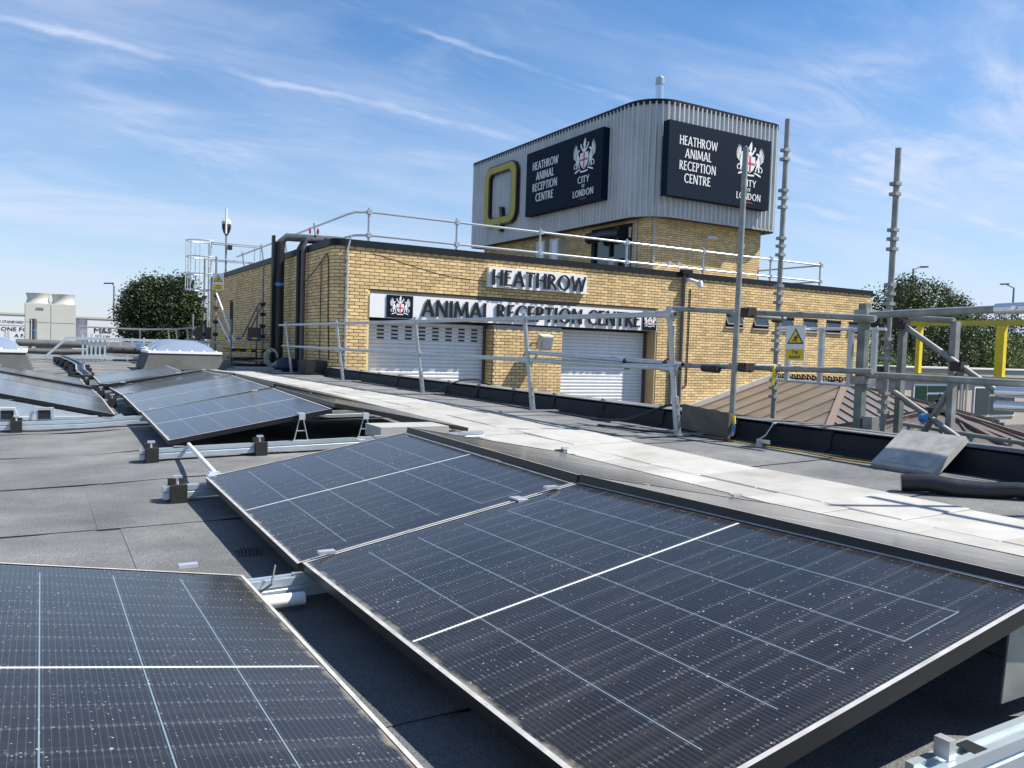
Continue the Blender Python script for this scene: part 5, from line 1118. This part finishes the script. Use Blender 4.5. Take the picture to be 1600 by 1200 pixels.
# outdoor units
ch = thing('outdoor_unit', 'cream twin-fan outdoor condensing unit on the far roof', 'condenser', (.3, 34.4, -.73))
b = MB(); b.box(-.52, 34.0, -.40, 1.10, 34.8, 1.05); b.build('casing', M_offwhite, ch)
for x0, x1 in ((-.50, .28), (.31, 1.08)):
    for z0, z1 in ((-.37, .33), (.36, 1.02)): b = MB(); b.box(x0, 33.985, z0, x1, 33.999, z1); b.build('panel', M_offwhite, ch)
for x in (-.11, .70):
    b = MB(); b.lathe((x, 34.4, 1.05), [(.39, 0), (.35, .10), (.34, .20), (.385, .34), (.395, .36), (.36, .36), (.30, .2)], 24); b.build('fan_cowl', M_offwhite, ch, True)
b = MB(); b.box(-.5, 34.02, -.72, 1.08, 34.1, -.58); b.box(-.5, 34.7, -.72, 1.08, 34.78, -.58); b.box(-.4, 34.1, -.58, -.3, 34.7, -.401); b.box(.9, 34.1, -.58, 1.0, 34.7, -.401); b.build('frame', M_galvdull, ch)
b = MB(); b.box(-.16, 33.97, .86, .06, 33.984, .885); b.box(-.18, 33.97, .81, .08, 33.984, .83); b.build('name_plate', M_galvdull, ch)
t = thing('riser_pipe', 'dark lagged pipe rising in front of the cream condensing unit', 'pipe', (-.2, 32.5, -.73))
b = MB(); b.tube([(-.20, 32.5, .45), (-.20, 32.5, -.40), (-.1, 32.5, -.52), (.9, 32.3, -.55)], .075, 12); b.build('pipe', M_pipe, t, True); b = MB(); b.lathe((-.2, 32.5, .02), [(.08, 0), (.08, .06)], 12); b.build('blue_band', M_teal, t); b = MB(); b.tube([(-.33, 32.5, -.6), (-.33, 32.5, .44), (-.2, 32.5, .44)], .02, 6); b.build('bracket', M_trim, t)
t = thing('valve_set', 'small cluster of valves and struts beside the left dome', 'valves', (-1.2, 30, -.73))
for x in (-1.45, -1.3, -1.15, -.98, -.9): b = MB(); b.box(x-.025, 30, -.72, x+.025, 30.05, .02 if x > -1.1 else -.1); b.build('strut', M_zinc, t)
b = MB(); b.lathe((-1.42, 29.95, -.12), [(.02, 0), (.09, .03), (.09, .10), (.02, .13)], 10); b.build('red_valve', mat('valve_red', (.35, .08, .07)), t)

# ------------------------------------------------------------------ background: lorries, lamps, trees
def trailer(x0, x1, y, zt, label, art):
    t = thing('lorry_trailer', label, 'trailer', ((x0+x1)/2, y, -3.4), 'lorry trailers beyond the roof'); zb = -2.2
    b = MB(); b.box(x0, y, zb, x1, y+2.5, zt); b.build('body', M_white, t)
    b = MB(); b.box(x0-.02, y-.03, zt-.06, x1+.02, y+2.52, zt+.03); b.build('top_rail', M_offwhite, t)
    b = MB(); b.box(x0+.3, y+.2, -2.6, x1-.3, y+2.3, zb); b.build('chassis', M_black, t)
    for k in range(3):
        for yy in (y+.15, y+2.2):
            b = MB(); b.tube([(x1-1.2-1.3*k, yy-.15, -2.9), (x1-1.2-1.3*k, yy+.15, -2.9)], .5, 18); b.build('wheel', M_rubber, t, True)
    art(t, ((0, y-.012, 0), (1,0,0), (0,0,1), (0,-1,0)))
def art1(t, fr):
    small_text('THE STANDARD', fr, .17, M_trim, t, -1.35, .40, align='CENTER'); small_text('R ONE FOR', fr, .27, M_trim, t, -1.15, .02, align='CENTER', sx_=1.15); small_text('A FAIR', fr, .25, M_trim, t, -.72, -.28, align='CENTER', sx_=1.1)
    b = MB(); b.poly([(-5.5, .30), (-.3, .30), (-.3, .288), (-5.5, .288)], fr, 0, .005); b.build('rule', M_trim, t)
def art2(t, fr):
    small_text('M&S', fr, .36, M_trim, t, 2.72, .06, align='CENTER', sx_=1.25); small_text('EST. 1884', fr, .13, M_trim, t, 2.72, -.14, align='CENTER', sx_=1.3)
    b = MB(); b.poly([(1.45, -.6), (2.02, -.6), (2.02, .80), (1.45, .80)], fr, 0, .006); b.build('photo_panel', M_photo, t)
trailer(-9.5, .05, 46, .86, 'white lorry trailer with black slogan left of the condensing unit', art1)
trailer(1.0, 9.0, 46.4, .82, 'white lorry trailer marked M&S right of the condensing unit', art2)
def lamp_post(x, y, zt, dx, label):
    t = thing('street_lamp', label, 'lamp post', (x, y, -3.4), 'street lamps in the distance')
    b = MB(); b.tube([(x, y, -3.4), (x, y, zt)], [.11, .07], 8); b.build('column', M_galvdull, t, True)
    b = MB(); b.tube([(x, y, zt-.02), (x+dx, y, zt+.18)], .05, 6); b.build('arm', M_galvdull, t, True)
    b = MB(); s = 1 if dx > 0 else -1; b.obox((x+dx+s*.3, y, zt+.2), (.4, 0, .03), (0, .14, 0), (0, 0, .05)); b.build('lantern', M_trim, t)
lamp_post(52.4, 35, 6.4, .8, 'tall street lamp rising behind the leafy tree at right'); lamp_post(65.1, 35, 5.9, -1.0, 'street lamp with its arm to the left near the right edge'); lamp_post(5.55, 80, 4.3, -.12, 'thin distant street lamp left of the round tree')

def tree(name, label, cat, base, blobs, nleaf, size, m, trunk=True, group=None, seed=1, stuff=False):
    """blobs: (x, y, z, rx, ry, rz) ellipsoids; leaves lie in clumps near their surfaces."""
    rnd = random.Random(seed); t = thing(name, label, cat, base, group)
    if trunk:
        b = MB(); c = Vector(base); hi = max(bl[2] for bl in blobs); b.tube([c, c+Vector((.1, 0, (hi-c.z)*.5)), Vector((c.x+.05, c.y, hi))], [.28, .2, .06], 9); b.build('trunk', M_bark, t, True)
        for bl in blobs: q = MB(); q.tube([c+Vector((.05, 0, (hi-c.z)*.35)), Vector(bl[:3])-Vector((0, 0, bl[5]*.4)), Vector(bl[:3])+Vector((0, 0, bl[5]*.5))], [.11, .06, .02], 6); q.build('limb', M_bark, t, True)
    extra = []
    for bl in blobs:            # smaller boughs that break up the outline
        for _ in range(4):
            a, e = rnd.uniform(0, 6.283), rnd.uniform(-.2, 1.3); q = rnd.uniform(.22, .36)
            extra.append((bl[0]+bl[3]*math.cos(a)*math.cos(e)*.95, bl[1]+bl[4]*math.sin(a)*math.cos(e)*.95, bl[2]+bl[5]*math.sin(e)*.95, bl[3]*q, bl[4]*q, bl[5]*q))
    blobs = list(blobs)+extra
    b = MB(); tot = sum(bl[3]*bl[5] for bl in blobs); vs = []; fs = []
    for bl in blobs:
        n = int(nleaf*bl[3]*bl[5]/tot); ncl = max(6, n//26)
        for _ in range(ncl):
            while True:
                d = Vector((rnd.gauss(0, 1), rnd.gauss(0, 1), rnd.gauss(0, 1)))
                if d.length > .1: break
            d.normalize(); rr = rnd.uniform(.55, 1.08)**.7
            cc = Vector((bl[0]+d.x*bl[3]*rr, bl[1]+d.y*bl[4]*rr, bl[2]+d.z*bl[5]*rr)); cr = rnd.uniform(.5, 1.3)*size*3.2
            for _ in range(26):
                p = cc+Vector((rnd.gauss(0, 1), rnd.gauss(0, 1), rnd.gauss(0, .8)))*cr*.5
                u = Vector((rnd.gauss(0, 1), rnd.gauss(0, 1), rnd.gauss(0, .6))).normalized(); v = u.cross(Vector((rnd.gauss(0, 1), rnd.gauss(0, 1), rnd.gauss(0, 1)))).normalized(); s = size*rnd.uniform(.6, 1.25)
                k = len(vs); vs += [p-u*s*.5, p+v*s*.32, p+u*s*.6, p-v*s*.32]; fs.append((k, k+1, k+2, k+3))
    b.add(vs, fs); b.build('crown', m, t)
    return t
tree('round_tree', 'dense dark round tree behind the far roof and handrail', 'tree', (4.96, 42, -3.4), [(4.96, 42.0, 1.26, 1.76, 1.68, 1.47), (4.12, 42.0, 0.76, 1.09, 1.26, 1.01), (5.96, 42.0, 0.67, 0.92, 1.26, 1.09), (4.54, 42.0, 1.93, 1.01, 1.01, 0.76), (5.54, 41.83, 1.68, 1.01, 1.01, 0.84), (4.96, 41.66, 0.08, 1.76, 1.34, 1.01)], 64000, .115, M_leafd, seed=4)
tree('leafy_tree', 'open leafy tree with gaps of sky behind the scaffold braces', 'tree', (48.5, 32, -3.4), [(46.6, 32, 3.0, 2.2, 2, 1.7), (48.6, 32, 3.7, 1.9, 2, 1.4), (50.6, 32, 3.2, 2.0, 2, 1.5), (52.3, 32, 2.0, 1.6, 2, 1.2), (45.6, 31, 1.8, 1.7, 2, 1.4), (49, 31, 1.6, 3.2, 2, 1.6)], 30000, .16, M_leafm, seed=5)
tree('dark_shrub', 'dark dense shrubs massed below the leafy tree', 'shrub', (50, 30.5, -3.4), [(44.5, 30.5, .2, 2.2, 1.5, 1.6), (48, 30.5, .6, 2.6, 1.5, 1.6), (51.5, 30.5, .5, 2.2, 1.5, 1.5), (58.5, 33, 1.4, 2.6, 1.6, 1.9), (62, 33, 1.6, 2.4, 1.6, 2.0)], 30000, .15, M_leafd, False, seed=6)
tree('light_shrub', 'bright green shrub above the neighbouring roof at the right edge', 'shrub', (54, 29.5, -3.4), [(52.8, 29.5, .0, 2.0, 1.3, 1.3), (55.6, 29.5, .3, 2.3, 1.3, 1.4), (58.5, 29.5, .0, 1.8, 1.3, 1.2)], 18000, .14, M_leafl, False, seed=7)
tree('light_shrub', 'small bright shrub beside the end of the brick building', 'shrub', (41.5, 29.5, -3.4), [(40.5, 29.5, -.6, 1.6, 1.2, 1.2), (43, 29.5, -.8, 1.6, 1.2, 1.2)], 11000, .14, M_leafl, False, seed=8)
rnd = random.Random(11); b = MB(); vs = []; fs = []
for k in range(26000):
    a = rnd.uniform(-.5, 1.35); d = rnd.uniform(300, 420); x, y = d*math.sin(a), d*math.cos(a); z = -3.4+abs(rnd.gauss(0, 1))*2.3*(1+.5*math.sin(a*23)+.4*math.sin(a*61)); s = rnd.uniform(.5, 1.3)
    if z > 3: continue
    k0 = len(vs); vs += [(x-s, y, z-s*.6), (x+s, y, z-s*.5), (x+s*.7, y+.5, z+s*.7), (x-s*.8, y+.4, z+s*.6)]; fs.append((k0, k0+1, k0+2, k0+3))
b.add(vs, fs); o = b.build('distant_treeline', M_leafd); tag(o, 'far dark line of trees along the horizon', 'trees', kind='stuff')

# lift everything from eye level to true heights
for o in list(COL.objects):
    if o.parent is None and o is not cam and o is not so: o.location.z += ZS
